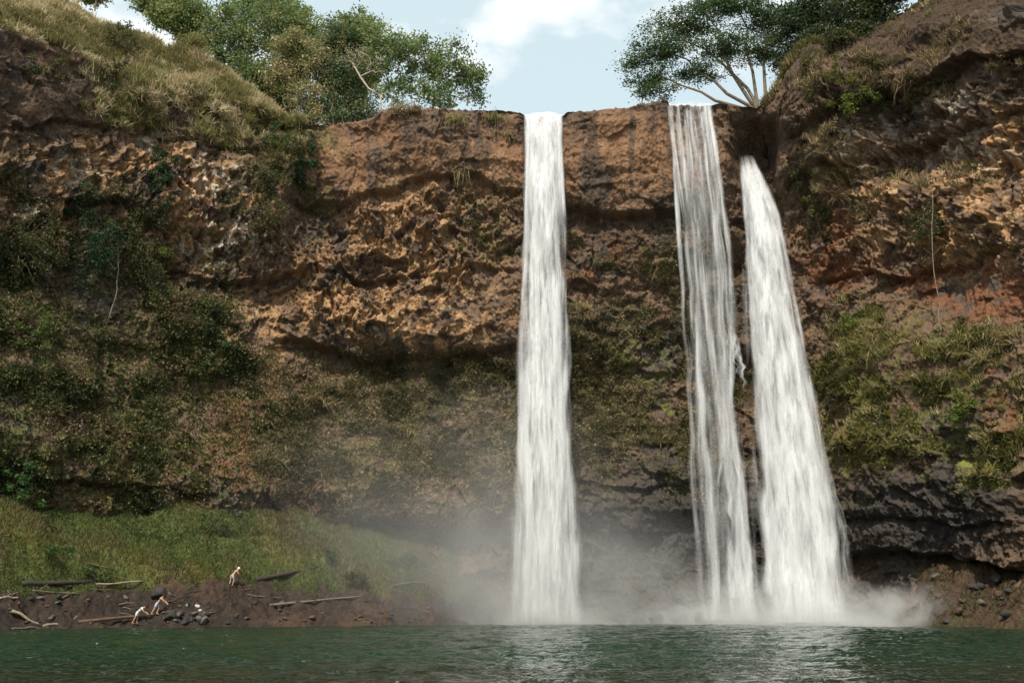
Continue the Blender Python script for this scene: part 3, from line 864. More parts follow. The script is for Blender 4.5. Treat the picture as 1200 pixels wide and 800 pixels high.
def blades_np(P, N, length, width, g=rng, spread=0.6, droop=0.5):
    """bent grass blades from points P growing along N"""
    n = len(P)
    d = norm(N + spread * g.normal(size=(n, 3)))
    s = norm(np.cross(d, g.normal(size=(n, 3))))
    length = np.broadcast_to(length, n)[:, None]; width = np.broadcast_to(width, n)[:, None]
    m = P + d * length * .55
    tip = P + d * length * .9 + np.array((0, 0, -1.0)) * length * droop * g.uniform(.3, 1.2, (n, 1))
    m = m + np.array((0, 0, -1.0)) * length * droop * .15
    V = np.stack([P - s * width * .5, P + s * width * .5, m + s * width * .4, m - s * width * .4, tip], 1)
    b = np.arange(n)[:, None] * 5
    return V.reshape(-1, 3), [b + np.array([[0, 1, 2, 3]]), b + np.array([[3, 2, 4]])]

def tints(n, cols, k, g=rng, jit=0.25, idx=None):
    cols = np.array(cols, float)
    if idx is None:
        idx = g.integers(len(cols), size=n)
    c = cols[idx] * g.uniform(1 - jit, 1 + jit, (n, 1))
    return np.repeat(c, k, 0)

# ---- creeping ground cover on the cliff: uncountable
def cover(name, label, mask, count, size, cols, lift, seed, grassy=0.0, glen=0.7, gcols=None):
    g = np.random.default_rng(seed)
    w = (mask * wall).ravel(); w = w / w.sum()
    cw = np.cumsum(w)
    idx = np.searchsorted(cw, g.random(count)); idx = np.clip(idx, 0, len(w) - 1)
    P, N = _flat[idx], _nf[idx]
    cl = fbm(S2.ravel()[idx] / 1.3, Z2.ravel()[idx] / 1.0, 3, seed)
    P = P + N * (np.clip(cl + 0.25, 0, 1.2) * lift * g.random(count))[:, None] + g.normal(size=P.shape) * 0.10
    sz = g.uniform(0.6, 1.5, count) * size
    v, f = leaves_np(P, sz, up=N * 0.5 + np.array((0, 0, 0.35)), g=g)
    ci = np.clip(((fbm(S2.ravel()[idx] / 2.5, Z2.ravel()[idx] / 2.5, 3, seed + 5) * 0.7 + 0.5 + g.normal(0, .16, count)) * len(cols)), 0, len(cols) - 1).astype(int)
    c = tints(count, cols, 4, g, 0.3, ci)
    fs = [f]
    if grassy:
        ng = int(count * grassy); id2_ = idx[:ng]
        Pg = _flat[id2_] + g.normal(size=(ng, 3)) * 0.1
        vb, fb = blades_np(Pg, _nf[id2_] * 0.6 + np.array((0, 0, 0.7)), g.uniform(.5, 1.4, ng) * glen, 0.07, g, 0.45, 0.5)
        off = len(v)
        v = np.concatenate([v, vb]); fs += [q + off for q in fb]
        c = np.concatenate([c, tints(ng, gcols or cols, 5, g, 0.3)])
    o = obj(name, mesh_np(name, v, fs, color=c, mats=[M_LEAF]))
    tag(o, label, "ground cover", kind='stuff')

nz = sstep(-0.25, 0.35, fbm(S2 / 3.2, Z2 / 2.6, 4, 131))
GREENS = [(0.055, 0.066, 0.026), (0.085, 0.098, 0.034), (0.125, 0.132, 0.044), (0.18, 0.165, 0.065), (0.17, 0.125, 0.07)]
mk = blob(UW, VW, [(80, 470, 190, 130), (170, 500, 120, 100), (15, 330, 80, 110), (235, 420, 60, 70), (60, 590, 150, 40)], 0.4)
cover("ground_cover", "leafy green creepers covering the lower left cliff", mk * (0.08 + 0.92 * nz ** 1.7), 170000, 0.28, GREENS, 0.9, 201, 0.06, 0.8)
mk = blob(UW, VW, [(450, 510, 180, 80), (380, 470, 60, 50), (560, 440, 60, 30)], 0.4) * (0.12 + 0.88 * nz ** 1.4) + 0.35 * blob(UW, VW, [(720, 450, 100, 90), (830, 480, 60, 100)], 0.4) * nz ** 2
cover("ground_cover", "olive and straw coloured ferns on the lower middle cliff", mk, 150000, 0.24,
      [(0.09, 0.085, 0.034), (0.14, 0.115, 0.052), (0.20, 0.165, 0.08), (0.30, 0.24, 0.13)], 0.5, 211, 0.22, 0.55,
      [(0.22, 0.18, 0.09), (0.13, 0.12, 0.05), (0.10, 0.11, 0.04)])
mk = blob(UW, VW, [(1080, 420, 120, 50), (1020, 390, 60, 40), (1110, 470, 90, 40), (980, 470, 60, 70), (1180, 520, 40, 50), (1060, 520, 90, 30)], 0.4) * (0.04 + 0.96 * nz ** 2.5)
cover("ground_cover", "yellow green ferns and grasses on the right cliff ledge", mk, 20000, 0.24,
      [(0.05, 0.065, 0.02), (0.09, 0.10, 0.026), (0.15, 0.155, 0.035), (0.21, 0.20, 0.05)], 0.8, 221, 0.30, 0.8,
      [(0.26, 0.22, 0.09), (0.15, 0.15, 0.045), (0.22, 0.20, 0.07)])
mk = blob(UW, VW, [(340, 190, 40, 50), (300, 240, 40, 50), (90, 260, 70, 50), (960, 240, 60, 40), (1000, 110, 50, 40), (800, 330, 40, 60), (700, 280, 50, 40), (220, 330, 60, 40), (590, 260, 30, 40)], 0.5) * nz
cover("ground_cover", "small scattered green sprigs rooted in cracks of the cliff", mk, 30000, 0.22, GREENS, 0.5, 231, 0.15, 0.6,
      [(0.20, 0.17, 0.08), (0.10, 0.10, 0.035)])

# ---- dry grass on the upper left slope and on the right shoulder
def slope_grass(name, label, sel, count, ln, cols, seed, leafy=0.0):
    g = np.random.default_rng(seed)
    w = sel.ravel(); cw = np.cumsum(w / w.sum())
    nt_ = count // 26
    ti = np.clip(np.searchsorted(cw, g.random(nt_)), 0, len(w) - 1)
    Pt, Nt = _flat[ti], _nf[ti]
    idx = np.repeat(np.arange(nt_), 26)
    P = Pt[idx] + g.normal(size=(len(idx), 3)) * np.array((0.22, 0.22, 0.06))
    N = Nt[idx] * 0.35 + np.array((0, -0.1, 0.95)) + 0.22 * g.normal(size=(nt_, 3))[idx]
    tl = (ln * g.uniform(0.55, 1.45, nt_))[idx] * g.uniform(0.7, 1.2, len(idx))
    v, f = blades_np(P, N, tl, 0.075, g, 0.33, 0.45)
    tv = fbm(Pt[:, 0] / 3.5, Pt[:, 2] / 3.5, 3, seed + 3) * 0.9 + 0.5 + g.normal(0, 0.15, nt_)
    ci = np.clip((tv * len(cols)).astype(int), 0, len(cols) - 1)[idx]
    c = tints(len(idx), cols, 5, g, 0.25, ci)
    tag(obj(name, mesh_np(name, v, f, color=c, mats=[M_DRY])), label, "grass", kind='stuff')
slope_n = sstep(-0.5, 0.2, fbm(S2 / 3, Z2 / 3, 3, 141) + 0.1)
selL = (U < 352) * (U > -120) * np.where(top > 0, 1.0, 0.0) * (0.2 + 0.8 * slope_n); selL[NW + NS + 6:] = 0
selL[NW - 45:NW] = ((U < 352) & (U > 90))[NW - 45:NW] * 0.5 * slope_n[NW - 45:NW]
slope_grass("dry_grass", "straw coloured long grass covering the upper left slope", selL, 150000, 1.25,
            [(0.20, 0.18, 0.07), (0.40, 0.33, 0.17), (0.54, 0.45, 0.27), (0.58, 0.49, 0.31), (0.44, 0.37, 0.20), (0.24, 0.22, 0.085)], 301)
selR = (U > 895) * (U < 1250) * np.where(top > 0, 1.0, 0.0) * np.where(U > 1010, 0.05, 1.0); selR[NW + NS + 3:] = 0
slope_grass("dry_grass", "tawny grass fringe on the shoulder of the right cliff", selR, 12000, 1.0,
            [(0.20, 0.16, 0.07), (0.33, 0.26, 0.13), (0.13, 0.12, 0.04)], 305)

ledge = wall * blob(UW, VW, [(1080, 415, 120, 45), (1020, 395, 50, 40), (1120, 460, 80, 35), (985, 470, 50, 50), (1180, 500, 30, 50)], 0.4) * (0.03 + 0.97 * nz ** 2.6)
slope_grass("dry_grass", "yellow green and straw tufted grass on the right cliff ledge", ledge, 27000, 1.1,
            [(0.085, 0.085, 0.028), (0.16, 0.15, 0.042), (0.28, 0.25, 0.08), (0.42, 0.35, 0.18), (0.34, 0.29, 0.11), (0.12, 0.12, 0.035)], 309)
rug = wall * blob(UW, VW, [(985, 95, 50, 35), (1070, 100, 40, 20), (1010, 215, 60, 18), (1090, 205, 60, 16), (1150, 60, 60, 25), (980, 165, 30, 30), (1060, 20, 60, 25)], 0.5) * nz ** 1.5
slope_grass("dry_grass", "sparse tawny grass clinging to the upper right cliff", rug, 14000, 0.95,
            [(0.14, 0.12, 0.05), (0.26, 0.20, 0.10), (0.36, 0.28, 0.15), (0.20, 0.15, 0.08)], 313)
mids = wall * blob(UW, VW, [(450, 510, 170, 75), (720, 430, 60, 60), (640, 560, 60, 40), (800, 460, 50, 60)], 0.4) * nz ** 1.5
slope_grass("dry_grass", "faded tan grass scattered over the lower middle cliff", mids, 22000, 0.75,
            [(0.10, 0.095, 0.035), (0.20, 0.165, 0.08), (0.30, 0.24, 0.13)], 311)

# ---- grass on the left bank
def bank_grass():
    g = np.random.default_rng(401)
    n = 420000
    X = g.uniform(-62, 0, n); Y = g.uniform(70, 108, n)
    z, d, left, n1, n2 = bank_z(X, Y)
    un = 600 + F * X / (Y * CP + 0.5)
    keep = (d + 0.9 * n2 > 3.4) & (un < 590) & (un > -150) & (g.random(n) > 0.8 * sstep(480, 570, un + 30 * n1))
    X, Y, z, n1, n2 = X[keep], Y[keep], z[keep], n1[keep], n2[keep]
    n = len(X)
    P = np.stack([X, Y, z - 0.03], 1)
    hgt = 0.42 * g.uniform(0.5, 1.4, n) * (1 + 0.9 * np.clip(n1 + .1, 0, 1))
    v, f = blades_np(P, np.tile(np.array((0, -0.1, 1.0)), (n, 1)), hgt, 0.05, g, 0.34, 0.35)
    cols = [(0.060, 0.088, 0.026), (0.095, 0.130, 0.034), (0.130, 0.155, 0.042), (0.18, 0.165, 0.06)]
    big = fbm(X / 7, Y / 4, 3, 405)
    cols = cols + [(0.20, 0.165, 0.08), (0.10, 0.085, 0.04)]
    ci = np.clip(((n1 * 0.5 + 0.25 * n2 + 0.5 + g.normal(0, .17, n)) * 4).astype(int), 0, 3)
    ci = np.where(big + g.normal(0, .25, n) > 0.45, 4 + (g.random(n) < .5), ci)
    tag(obj("grass", mesh_np("grass", v, f, color=tints(n, cols, 5, g, .25, ci), mats=[M_LEAF])), "short green grass on the bank at the foot of the left cliff", "grass", kind='stuff')
bank_grass()
def shore_grass():
    g = np.random.default_rng(421)
    n = 170000
    X = g.uniform(28, 60, n); Y = g.uniform(60, 106, n)
    z, d, left, n1, n2 = bank_z(X, Y)
    keep = (d > 1.2) & (z > 0.6) & (n2 + 0.4 * n1 > g.uniform(-0.5, 0.5, n))
    P = np.stack([X, Y, z - 0.03], 1)[keep]; n = len(P)
    v, f = blades_np(P, np.tile(np.array((0, -0.2, 0.9)), (n, 1)), 0.42 * g.uniform(.4, 1.6, n), 0.055, g, 0.6, 0.5)
    tag(obj("dry_grass", mesh_np("dry_grass", v, f, color=tints(n, [(0.085, 0.058, 0.028), (0.17, 0.11, 0.05), (0.07, 0.07, 0.026), (0.045, 0.032, 0.02)], 5, g, .3), mats=[M_DRY])), "rust brown grass and weeds on the right shore", "grass", kind='stuff')
shore_grass()

# ------------------------------------------------------------------ shrubs and tufts that stand out one by one
def make_tuft(px, py, size, label, cols, seed, n=150, droop=0.6, group="grass tufts on the cliff", where=wall_hit):
    g = np.random.default_rng(seed)
    h = where(px, py)
    P0, N0 = h if isinstance(h, tuple) else (h, np.array((0, -0.3, 0.9)))
    n = int(n)
    P = g.normal(size=(n, 3)) * np.array((0.38, 0.18, 0.16)) * size
    N = np.tile(N0 * 0.55 + np.array((0, 0, 0.65)), (n, 1))
    v, f = blades_np(P, N, size * g.uniform(0.5, 1.25, n), 0.07, g, 0.42, droop)
    o = obj("grass_tuft", mesh_np("grass_tuft", v, f, color=tints(n, cols, 5, g, .3), mats=[M_DRY]), None, P0)
    return tag(o, label, "grass tuft", group, 'thing')
STRAW = [(0.40, 0.32, 0.18), (0.32, 0.25, 0.13), (0.22, 0.19, 0.09)]
OLIVE = [(0.22, 0.20, 0.075), (0.15, 0.15, 0.05), (0.30, 0.25, 0.12)]
BROWN = [(0.28, 0.20, 0.11), (0.34, 0.25, 0.14), (0.17, 0.14, 0.07)]
for i, (px, py, sz, lb, cl, dr) in enumerate([
    (535, 138, 1.5, "straw grass tuft draped over the lip, second to the left of the tall fall", OLIVE, 1.1),
    (578, 137, 1.5, "yellowish grass tuft draped over the lip just left of the tall fall", OLIVE, 1.1),
    (597, 160, 0.9, "small straw tuft below the lip beside the tall fall", STRAW, .8),
    (462, 128, 1.5, "upright straw grass clump on the lip beside the pale leaning trunk", STRAW, .3),
    (486, 128, 1.2, "short tawny grass clump on the lip under the round bushy tree", BROWN, .3),
    (537, 200, 1.1, "pale hanging grass tuft below the smooth upper rock band", STRAW, 1.2),
    (676, 360, 1.4, "straw grass tuft touching the right edge of the tall fall", STRAW, .9),
    (692, 372, 1.1, "lower straw tuft just right of the tall fall", BROWN, .9),
    (768, 388, 1.2, "yellow green tuft on a ledge left of the thin fall", OLIVE, .4),
    (835, 420, 1.0, "olive tuft showing between the ropes of the thin fall", OLIVE, .5),
    (380, 475, 1.6, "pale straw tuft leaning on the lower slope below the dark overhang", STRAW, .6),
    (362, 468, 1.2, "smaller straw tuft left of the pale one below the overhang", BROWN, .6),
    (552, 428, 1.2, "olive tuft at the right end of the dark overhang", OLIVE, .5),
    (150, 128, 1.3, "straw tuft hanging on dark rock under the upper left slope", STRAW, .8),
    (165, 112, 1.4, "tawny tuft at the lower edge of the upper left slope", BROWN, .6),
    (222, 128, 1.2, "small straw tuft on the brow left of the dark thicket", STRAW, .7),
    (328, 150, 1.3, "tawny tuft where the grass slope meets the flat lip", BROWN, .6),
    (1062, 96, 1.6, "curled tawny tuft high on the dark right cliff", BROWN, 1.0),
    (1098, 100, 1.0, "small brown tuft right of the curled one on the dark cliff", BROWN, .9),
    (1028, 66, 1.4, "tawny tuft on the edge below the dark trees at right", BROWN, .6),
    (943, 100, 1.5, "straw grass hanging over the left shoulder of the right buttress", STRAW, 1.0),
    (962, 88, 1.4, "tawny grass on top of the right buttress", BROWN, .8),
    (972, 150, 1.2, "thin brown tuft in the middle of the right buttress", BROWN, 1.1),
    (965, 222, 1.4, "straw tuft under the right buttress beside the broad fall", STRAW, .5),
    (985, 232, 1.3, "tawny tuft on orange rock below the right buttress", BROWN, .5),
    (1085, 215, 1.6, "twiggy pale tuft above the dark shrub on the orange rock", STRAW, .3),
    (1155, 418, 1.8, "long straw tuft on the right ledge below the red soil", STRAW, .7),
    (1178, 398, 1.6, "tawny tuft at the upper right end of the fern ledge", BROWN, .5),
    (1118, 440, 1.7, "yellow green drooping tuft in the middle of the fern ledge", OLIVE, .8),
    (1075, 400, 1.4, "pale tuft at the foot of the thin dead sapling", STRAW, .5),
    (60, 285, 1.6, "brown dead grass tuft hanging on the left cliff", BROWN, 1.0),
    (1040, 415, 1.5, "yellow green tuft left of the dead sapling's foot", OLIVE, .6)]):
    make_tuft(px, py, sz, lb, cl, 500 + i, 170, dr)

def make_shrub(px, py, w, h, label, cols, seed, n=1500, leaf=0.24, hang=0.0, group="shrubs rooted in the cliff", where=wall_hit):
    g = np.random.default_rng(seed)
    hh = where(px, py)
    P0, N0 = hh if isinstance(hh, tuple) else (hh, np.array((0, -0.2, 1.0)))
    root = thing("shrub", label, "shrub", P0, group)
    k = max(7, int(w * h * 2.2))
    cen = g.normal(size=(k, 3)) * np.array((w * 0.36, 0.4, h * 0.36)) + N0 * (0.25 * w + 0.3) + np.array((0, 0, h * 0.25 - hang * h * 0.5))
    paths = []
    for c in cen:
        mid = c * 0.5 + np.array((0, 0, 0.12 * h)) + g.normal(size=3) * 0.08
        paths.append((np.array([np.zeros(3) - N0 * 0.15, mid, c]), np.array((0.05, 0.03, 0.012))))
    v, f = tube_np(paths, 5)
    obj("stem", mesh_np("stem", v, f, color=np.tile((0.10, 0.075, 0.05), (len(v), 1)), mats=[M_WOOD]), root)
    ci = g.integers(k, size=n)
    P = cen[ci] + g.normal(size=(n, 3)) * np.array((0.30, 0.26, 0.22)) * (0.45 + 0.14 * w)
    if hang:
        P[:, 2] -= hang * np.abs(g.normal(size=n)) * 0.6 * h * 0.5
    v, f = leaves_np(P, leaf * g.uniform(.6, 1.4, n), up=np.array((0, -0.25, 0.4 - hang)), g=g)
    cc = (g.random(k) * len(cols)).astype(int)
    obj("leaves", mesh_np("leaves", v, f, color=tints(n, cols, 4, g, .3, cc[ci]), mats=[M_LEAF]), root)
    return root
DEEP = [(0.022, 0.048, 0.022), (0.035, 0.070, 0.028), (0.050, 0.090, 0.035)]
DKOL = [(0.050, 0.058, 0.024), (0.078, 0.084, 0.032), (0.11, 0.105, 0.042)]
BRI = [(0.11, 0.15, 0.030), (0.16, 0.19, 0.035), (0.20, 0.21, 0.045)]
for i, (px, py, w, h, lb, cl, n, hg) in enumerate([
    (190, 205, 2.6, 4.0, "deep green leafy shrub below the pale streaks on the upper left cliff", DEEP, 2200, .1),
    (150, 240, 5.2, 2.6, "mossy dome shaped shrub overhanging the left cliff", DKOL, 3200, .25),
    (120, 285, 3.6, 5.0, "dark curtain of vines hanging left of the hollow", DEEP, 3200, .6),
    (160, 300, 3.2, 4.4, "dark olive shrub hanging in the left hollow", DKOL, 2600, .6),
    (80, 250, 2.6, 3.2, "dark green shrub beside the pale rock at the left", DEEP, 1800, .3),
    (192, 308, 1.6, 1.6, "small yellow green sprig right of the dark hollow", BRI, 500, 0),
    (18, 300, 4.5, 5.0, "grey green bush at the left edge of the cliff", DKOL, 3000, .2),
    (25, 395, 3.2, 3.0, "bright fern like bush low on the left edge", [(0.08, 0.11, 0.03), (0.12, 0.15, 0.04)], 1600, .1),
    (250, 424, 1.6, 1.4, "small vivid green bush right of the creepers", [(0.05, 0.12, 0.04), (0.07, 0.14, 0.05)], 500, 0),
    (322, 168, 3.2, 1.6, "green bush on the ledge under the tip of the grass slope", [(0.06, 0.10, 0.03), (0.09, 0.12, 0.04)], 1300, .1),
    (358, 172, 3.0, 2.0, "olive bush on the ledge at the left end of the smooth rock", DKOL, 1300, .2),
    (345, 192, 2.2, 3.0, "dark bush in the nook at the left end of the smooth rock", DEEP, 1500, .4),
    (300, 215, 3.4, 3.0, "olive bush on the rib left of the shaded recess", DKOL, 1800, .3),
    (310, 250, 3.2, 3.2, "straw tinted bush lower on the same rib", [(0.10, 0.095, 0.04), (0.15, 0.13, 0.06)], 1500, .3),
    (118, 100, 3.0, 2.6, "olive bush in the dry grass of the upper left slope", DKOL, 1300, 0),
    (140, 62, 3.6, 3.2, "large olive bush in the dry grass near the ridge", [(0.08, 0.085, 0.03), (0.12, 0.115, 0.045)], 1900, 0),
    (35, 95, 2.4, 1.8, "small green bush on the dark upper left rock", DKOL, 800, .1),
    (62, 88, 2.2, 1.6, "small olive bush on dark rock beside the left slope", [(0.08, 0.085, 0.03), (0.12, 0.115, 0.045)], 700, .1),
    (230, 55, 2.6, 2.2, "yellow green bush at the foot of the ridge trees", [(0.15, 0.15, 0.04), (0.20, 0.18, 0.06)], 1000, 0),
    (995, 112, 3.2, 1.7, "bright yellow green fern spray on the right buttress", BRI, 1100, .15),
    (988, 92, 2.6, 2.2, "olive bush above the bright fern on the right buttress", [(0.10, 0.11, 0.03), (0.14, 0.14, 0.04)], 1100, .1),
    (945, 215, 1.8, 2.4, "small green bush at the foot of the buttress beside the broad fall", DKOL, 900, .2),
    (955, 240, 2.0, 2.4, "yellow green bush right of the broad fall's upper part", [(0.09, 0.11, 0.03), (0.13, 0.14, 0.04)], 900, .2),
    (1100, 262, 4.6, 3.4, "dark rounded shrub on the orange rock of the right cliff", DKOL, 2800, 0),
    (560, 268, 1.3, 1.3, "tiny green bush on the rock left of the tall fall", DKOL, 400, .1),
    (1000, 385, 3.0, 2.0, "vivid green bush right of the broad fall", [(0.10, 0.13, 0.03), (0.15, 0.17, 0.04)], 1200, .1),
    (1125, 478, 2.6, 2.0, "yellow green bush at the lower edge of the fern ledge", BRI, 1000, .3),
    (985, 470, 2.2, 1.6, "mossy clump beside the broad fall's middle", DKOL, 800, .2),
    (12, 575, 2.6, 2.6, "vivid green bush above the left bank at the picture's edge", [(0.04, 0.11, 0.03), (0.07, 0.14, 0.04)], 1200, .1)]):
    make_shrub(px, py, w, h, lb, cl, 700 + i, n, 0.24, hg)
for i, (px, py, w, h, lb, cl) in enumerate([
    (60, 662, 2.6, 1.2, "vivid green bush on the grass above the left scarp", [(0.045, 0.11, 0.03), (0.06, 0.13, 0.035)]),
    (118, 684, 1.8, 0.8, "low green bush at the scarp edge above the thin pale log", [(0.07, 0.11, 0.03), (0.09, 0.13, 0.035)]),
    (262, 628, 4.0, 1.0, "rounded dark green bush in the middle of the grass bank", [(0.045, 0.085, 0.025), (0.06, 0.10, 0.03)]),
    (478, 668, 2.2, 0.9, "green bush near the right end of the grass bank", [(0.05, 0.10, 0.035), (0.06, 0.11, 0.04)]),
    (392, 662, 2.0, 0.9, "dark low bush on the right half of the grass bank", DEEP),
    (420, 690, 1.8, 0.8, "olive bush on the bank edge above the long grey log", DKOL)]):
    make_shrub(px, py, w, h, lb, cl, 760 + i, 700, 0.2, 0.0, "bushes on the left bank", lambda a, b: bank_hit(a, b))

# ------------------------------------------------------------------ bare stems
def stem_thing(name, label, cat, pts, r0, r1, col, twigs=0, seed=1):
    g = np.random.default_rng(seed)
    pts = np.array(pts, float)
    t = np.linspace(0, 1, len(pts)); tt = np.linspace(0, 1, 14)
    P = np.stack([np.interp(tt, t, pts[:, k]) for k in range(3)], 1) + g.normal(size=(14, 3)) * 0.05
    root = thing(name, label, cat, P[0])
    v, f = tube_np([(P - P[0], np.linspace(r0, r1, 14))], 6)
    obj("stem", mesh_np("stem", v, f, color=np.tile(col, (len(v), 1)), mats=[M_WOOD]), root)
    for k in range(twigs):
        b = P[g.integers(5, 13)] - P[0]
        e = b + np.array((g.choice((-1, 1)) * g.uniform(.5, 1.4), g.uniform(-.6, .2), g.uniform(.3, 1.0)))
        v, f = tube_np([(np.array([b, (b + e) / 2 + (0, 0, -.08), e]), np.array((r1 * .9, r1 * .6, r1 * .3)))], 5)
        obj("twig", mesh_np("twig", v, f, color=np.tile(col, (len(v), 1)), mats=[M_WOOD]), root)
def off(px, py, k=1.0):
    p, n = wall_hit(px, py)
    q = np.array((0, 0, CAMZ)); d = norm(q - p)
    return p + d * k
yy = off(1103, 396, .6)[1]
stem_thing("dead_sapling", "thin pale dead sapling standing against the red soil of the right cliff", "dead tree",
           [off(1103, 396, .3), at(1099, 350, yy - .3), at(1091, 290, yy - .3), at(1094, 235, yy - .2), at(1088, 205, yy)], 0.045, 0.02, (0.24, 0.20, 0.15), 5, 3)
y2 = off(130, 370, .8)[1]
stem_thing("hanging_vine", "pale bare vine dangling in the dark left hollow", "vine", [at(126, 378, y2), at(136, 345, y2 - .3), at(139, 310, y2 - .4), at(137, 285, y2)], 0.06, 0.04, (0.20, 0.18, 0.13), 0, 4)
stem_thing("hanging_vine", "thin pale stem slanting across the dark vines at left", "vine", [at(92, 300, y2 - 1), at(120, 285, y2 - 1.2), at(134, 258, y2 - 1)], 0.05, 0.03, (0.36, 0.33, 0.24), 0, 5)

# ------------------------------------------------------------------ trees on the rim
def grow(base, attract, g, trunk=None, r_tip=0.03, sag=0.0, expo=2.3, limb_r=0.0):
    """joins every crown cluster to the nearest limb; returns tube paths"""
    nodes = [np.array(base, float)]; par = [-1]
    for limb in (trunk or []):
        prev = 0; last = nodes[0]
        for p in limb:
            for q in (0.5, 1.0):
                nodes.append(last + (np.array(p, float) - last) * q); par.append(prev); prev = len(nodes) - 1
            last = nodes[-1]
    order = np.argsort(np.linalg.norm(attract - np.mean(nodes, axis=0), axis=1))
    for i in order:
        A = attract[i]
        arr = np.array(nodes)
        dv = A - arr
        dist = np.linalg.norm(dv, axis=1)
        cost = dist + 0.9 * np.clip(arr[:, 2] - A[2], 0, None) + np.where(np.arange(len(arr)) == 0, 3, 0)
        k = int(np.argmin(cost)); L_ = dist[k]
        ns = max(1, int(L_ / 1.1))
        side = g.normal(size=3) * 0.10 * L_
        prev = k
        for j in range(1, ns + 1):
            q = j / ns
            p = arr[k] + dv[k] * q + side * math.sin(q * math.pi) + np.array((0, 0, -sag * L_ * math.sin(q * math.pi)))
            nodes.append(p); par.append(prev); prev = len(nodes) - 1
    n = len(nodes); rr = np.zeros(n); kids = [[] for _ in range(n)]
    for i in range(1, n): kids[par[i]].append(i)
    for i in range(n - 1, -1, -1):
        rr[i] = r_tip if not kids[i] else sum(rr[c] ** expo for c in kids[i]) ** (1 / expo)
    lk = 1
    for limb in (trunk or []):
        for q in range(2 * len(limb)):
            rr[lk] = max(rr[lk], limb_r * (1 - 0.75 * q / (2 * len(limb)))); lk += 1
    paths = []
    def follow(i, start):
        pts, rad = [], []
        if start is not None:
            pts.append(nodes[start]); rad.append(min(rr[start], rr[i] * 1.25))
        cur = i
        while True:
            pts.append(nodes[cur]); rad.append(rr[cur])
            if not kids[cur]: break
            ks = sorted(kids[cur], key=lambda c: -rr[c])
            for c in ks[1:]: stack.append((c, cur))
            cur = ks[0]
        if len(pts) > 1: paths.append((np.array(pts), np.array(rad)))
    stack = [(0, None)]
    while stack:
        i, s = stack.pop(); follow(i, s)
    return paths

def make_tree(name, label, base, blobs, cols, seed, nclust=120, per=60, leaf=0.34, cl=(0.8, 0.8, 0.5), bark=(0.20, 0.165, 0.12), trunk=None,
              r_tip=0.028, sag=0.03, flat=0.0, group="trees on the rim", hollow=0.55, cat="tree", aspect=.5, lift=True, limb_r=0.0):
    g = np.random.default_rng(seed)
    base = np.array(base, float)
    root = thing(name, label, cat, base, group)
    vol = np.array([b[1][0] * b[1][1] * b[1][2] for b in blobs]) ** 0.75; vol /= vol.sum()
    A = []; wt = []
    for b, n in zip(blobs, np.maximum(4, (vol * nclust).astype(int))):
        d = norm(g.normal(size=(n, 3)))
        r = g.uniform(hollow, 1.0, (n, 1))
        A.append(np.array(b[0]) - base + d * r * np.array(b[1]))
    A = np.concatenate(A)
    trk = None if trunk is None else [[np.array(p) - base for p in q] for q in (trunk if isinstance(trunk[0], list) else [trunk])]
    paths = grow(np.zeros(3), A, g, trk, r_tip, sag, limb_r=limb_r)
    if limb_r:                                            # the thick fanned limbs are parts of their own
        order = sorted(range(1, len(paths)), key=lambda i: -paths[i][1].max())[:6]
        for i in order:
            v, f = tube_np([paths[i]], 8)
            obj("limb", mesh_np("limb", v, f, color=np.tile(bark, (len(v), 1)), smooth=True, mats=[M_WOOD]), root)
        paths = [p for i, p in enumerate(paths) if i not in order]
    v, f = tube_np(paths, 6)
    obj("trunk", mesh_np("trunk", v, f, color=np.tile(bark, (len(v), 1)), smooth=True, mats=[M_WOOD]), root)
    k = len(A); n = k * per
    ci = np.repeat(np.arange(k), per)
    cs = g.uniform(0.55, 1.35, (k, 1))[ci]
    P = A[ci] + np.clip(g.normal(size=(n, 3)), -2.2, 2.2) * np.array(cl) * cs
    if flat:
        v, f = leaves_np(P, leaf * g.uniform(.6, 1.4, n), up=None, g=g, flat=flat, aspect=aspect)
    else:
        v, f = leaves_np(P, leaf * g.uniform(.6, 1.4, n), up=np.array((0, 0, -0.25)), g=g, aspect=aspect)
    cols = [tuple(2.2 * x for x in c) for c in cols] if not flat and lift else cols
    cc = np.clip((g.random(k) * len(cols)).astype(int), 0, len(cols) - 1)
    obj("crown", mesh_np("crown", v, f, color=tints(n, cols, 4, g, .28, cc[ci]), mats=[M_LEAF]), root)
    return root

def ab(px, py, Y, rx, ry, rz):
    return (at(px, py, Y), (rx, ry, rz))

GA = [(0.050, 0.072, 0.022), (0.072, 0.096, 0.028), (0.100, 0.120, 0.036), (0.13, 0.135, 0.05)]
GB = [(0.042, 0.068, 0.026), (0.062, 0.090, 0.032), (0.085, 0.108, 0.036), (0.11, 0.12, 0.045)]
GO = [(0.10, 0.10, 0.040), (0.14, 0.125, 0.055), (0.18, 0.15, 0.075), (0.07, 0.085, 0.03)]
def rim(px, py, Y, dz=0.0):
    p = at(px, py, Y); p[2] += dz; return p

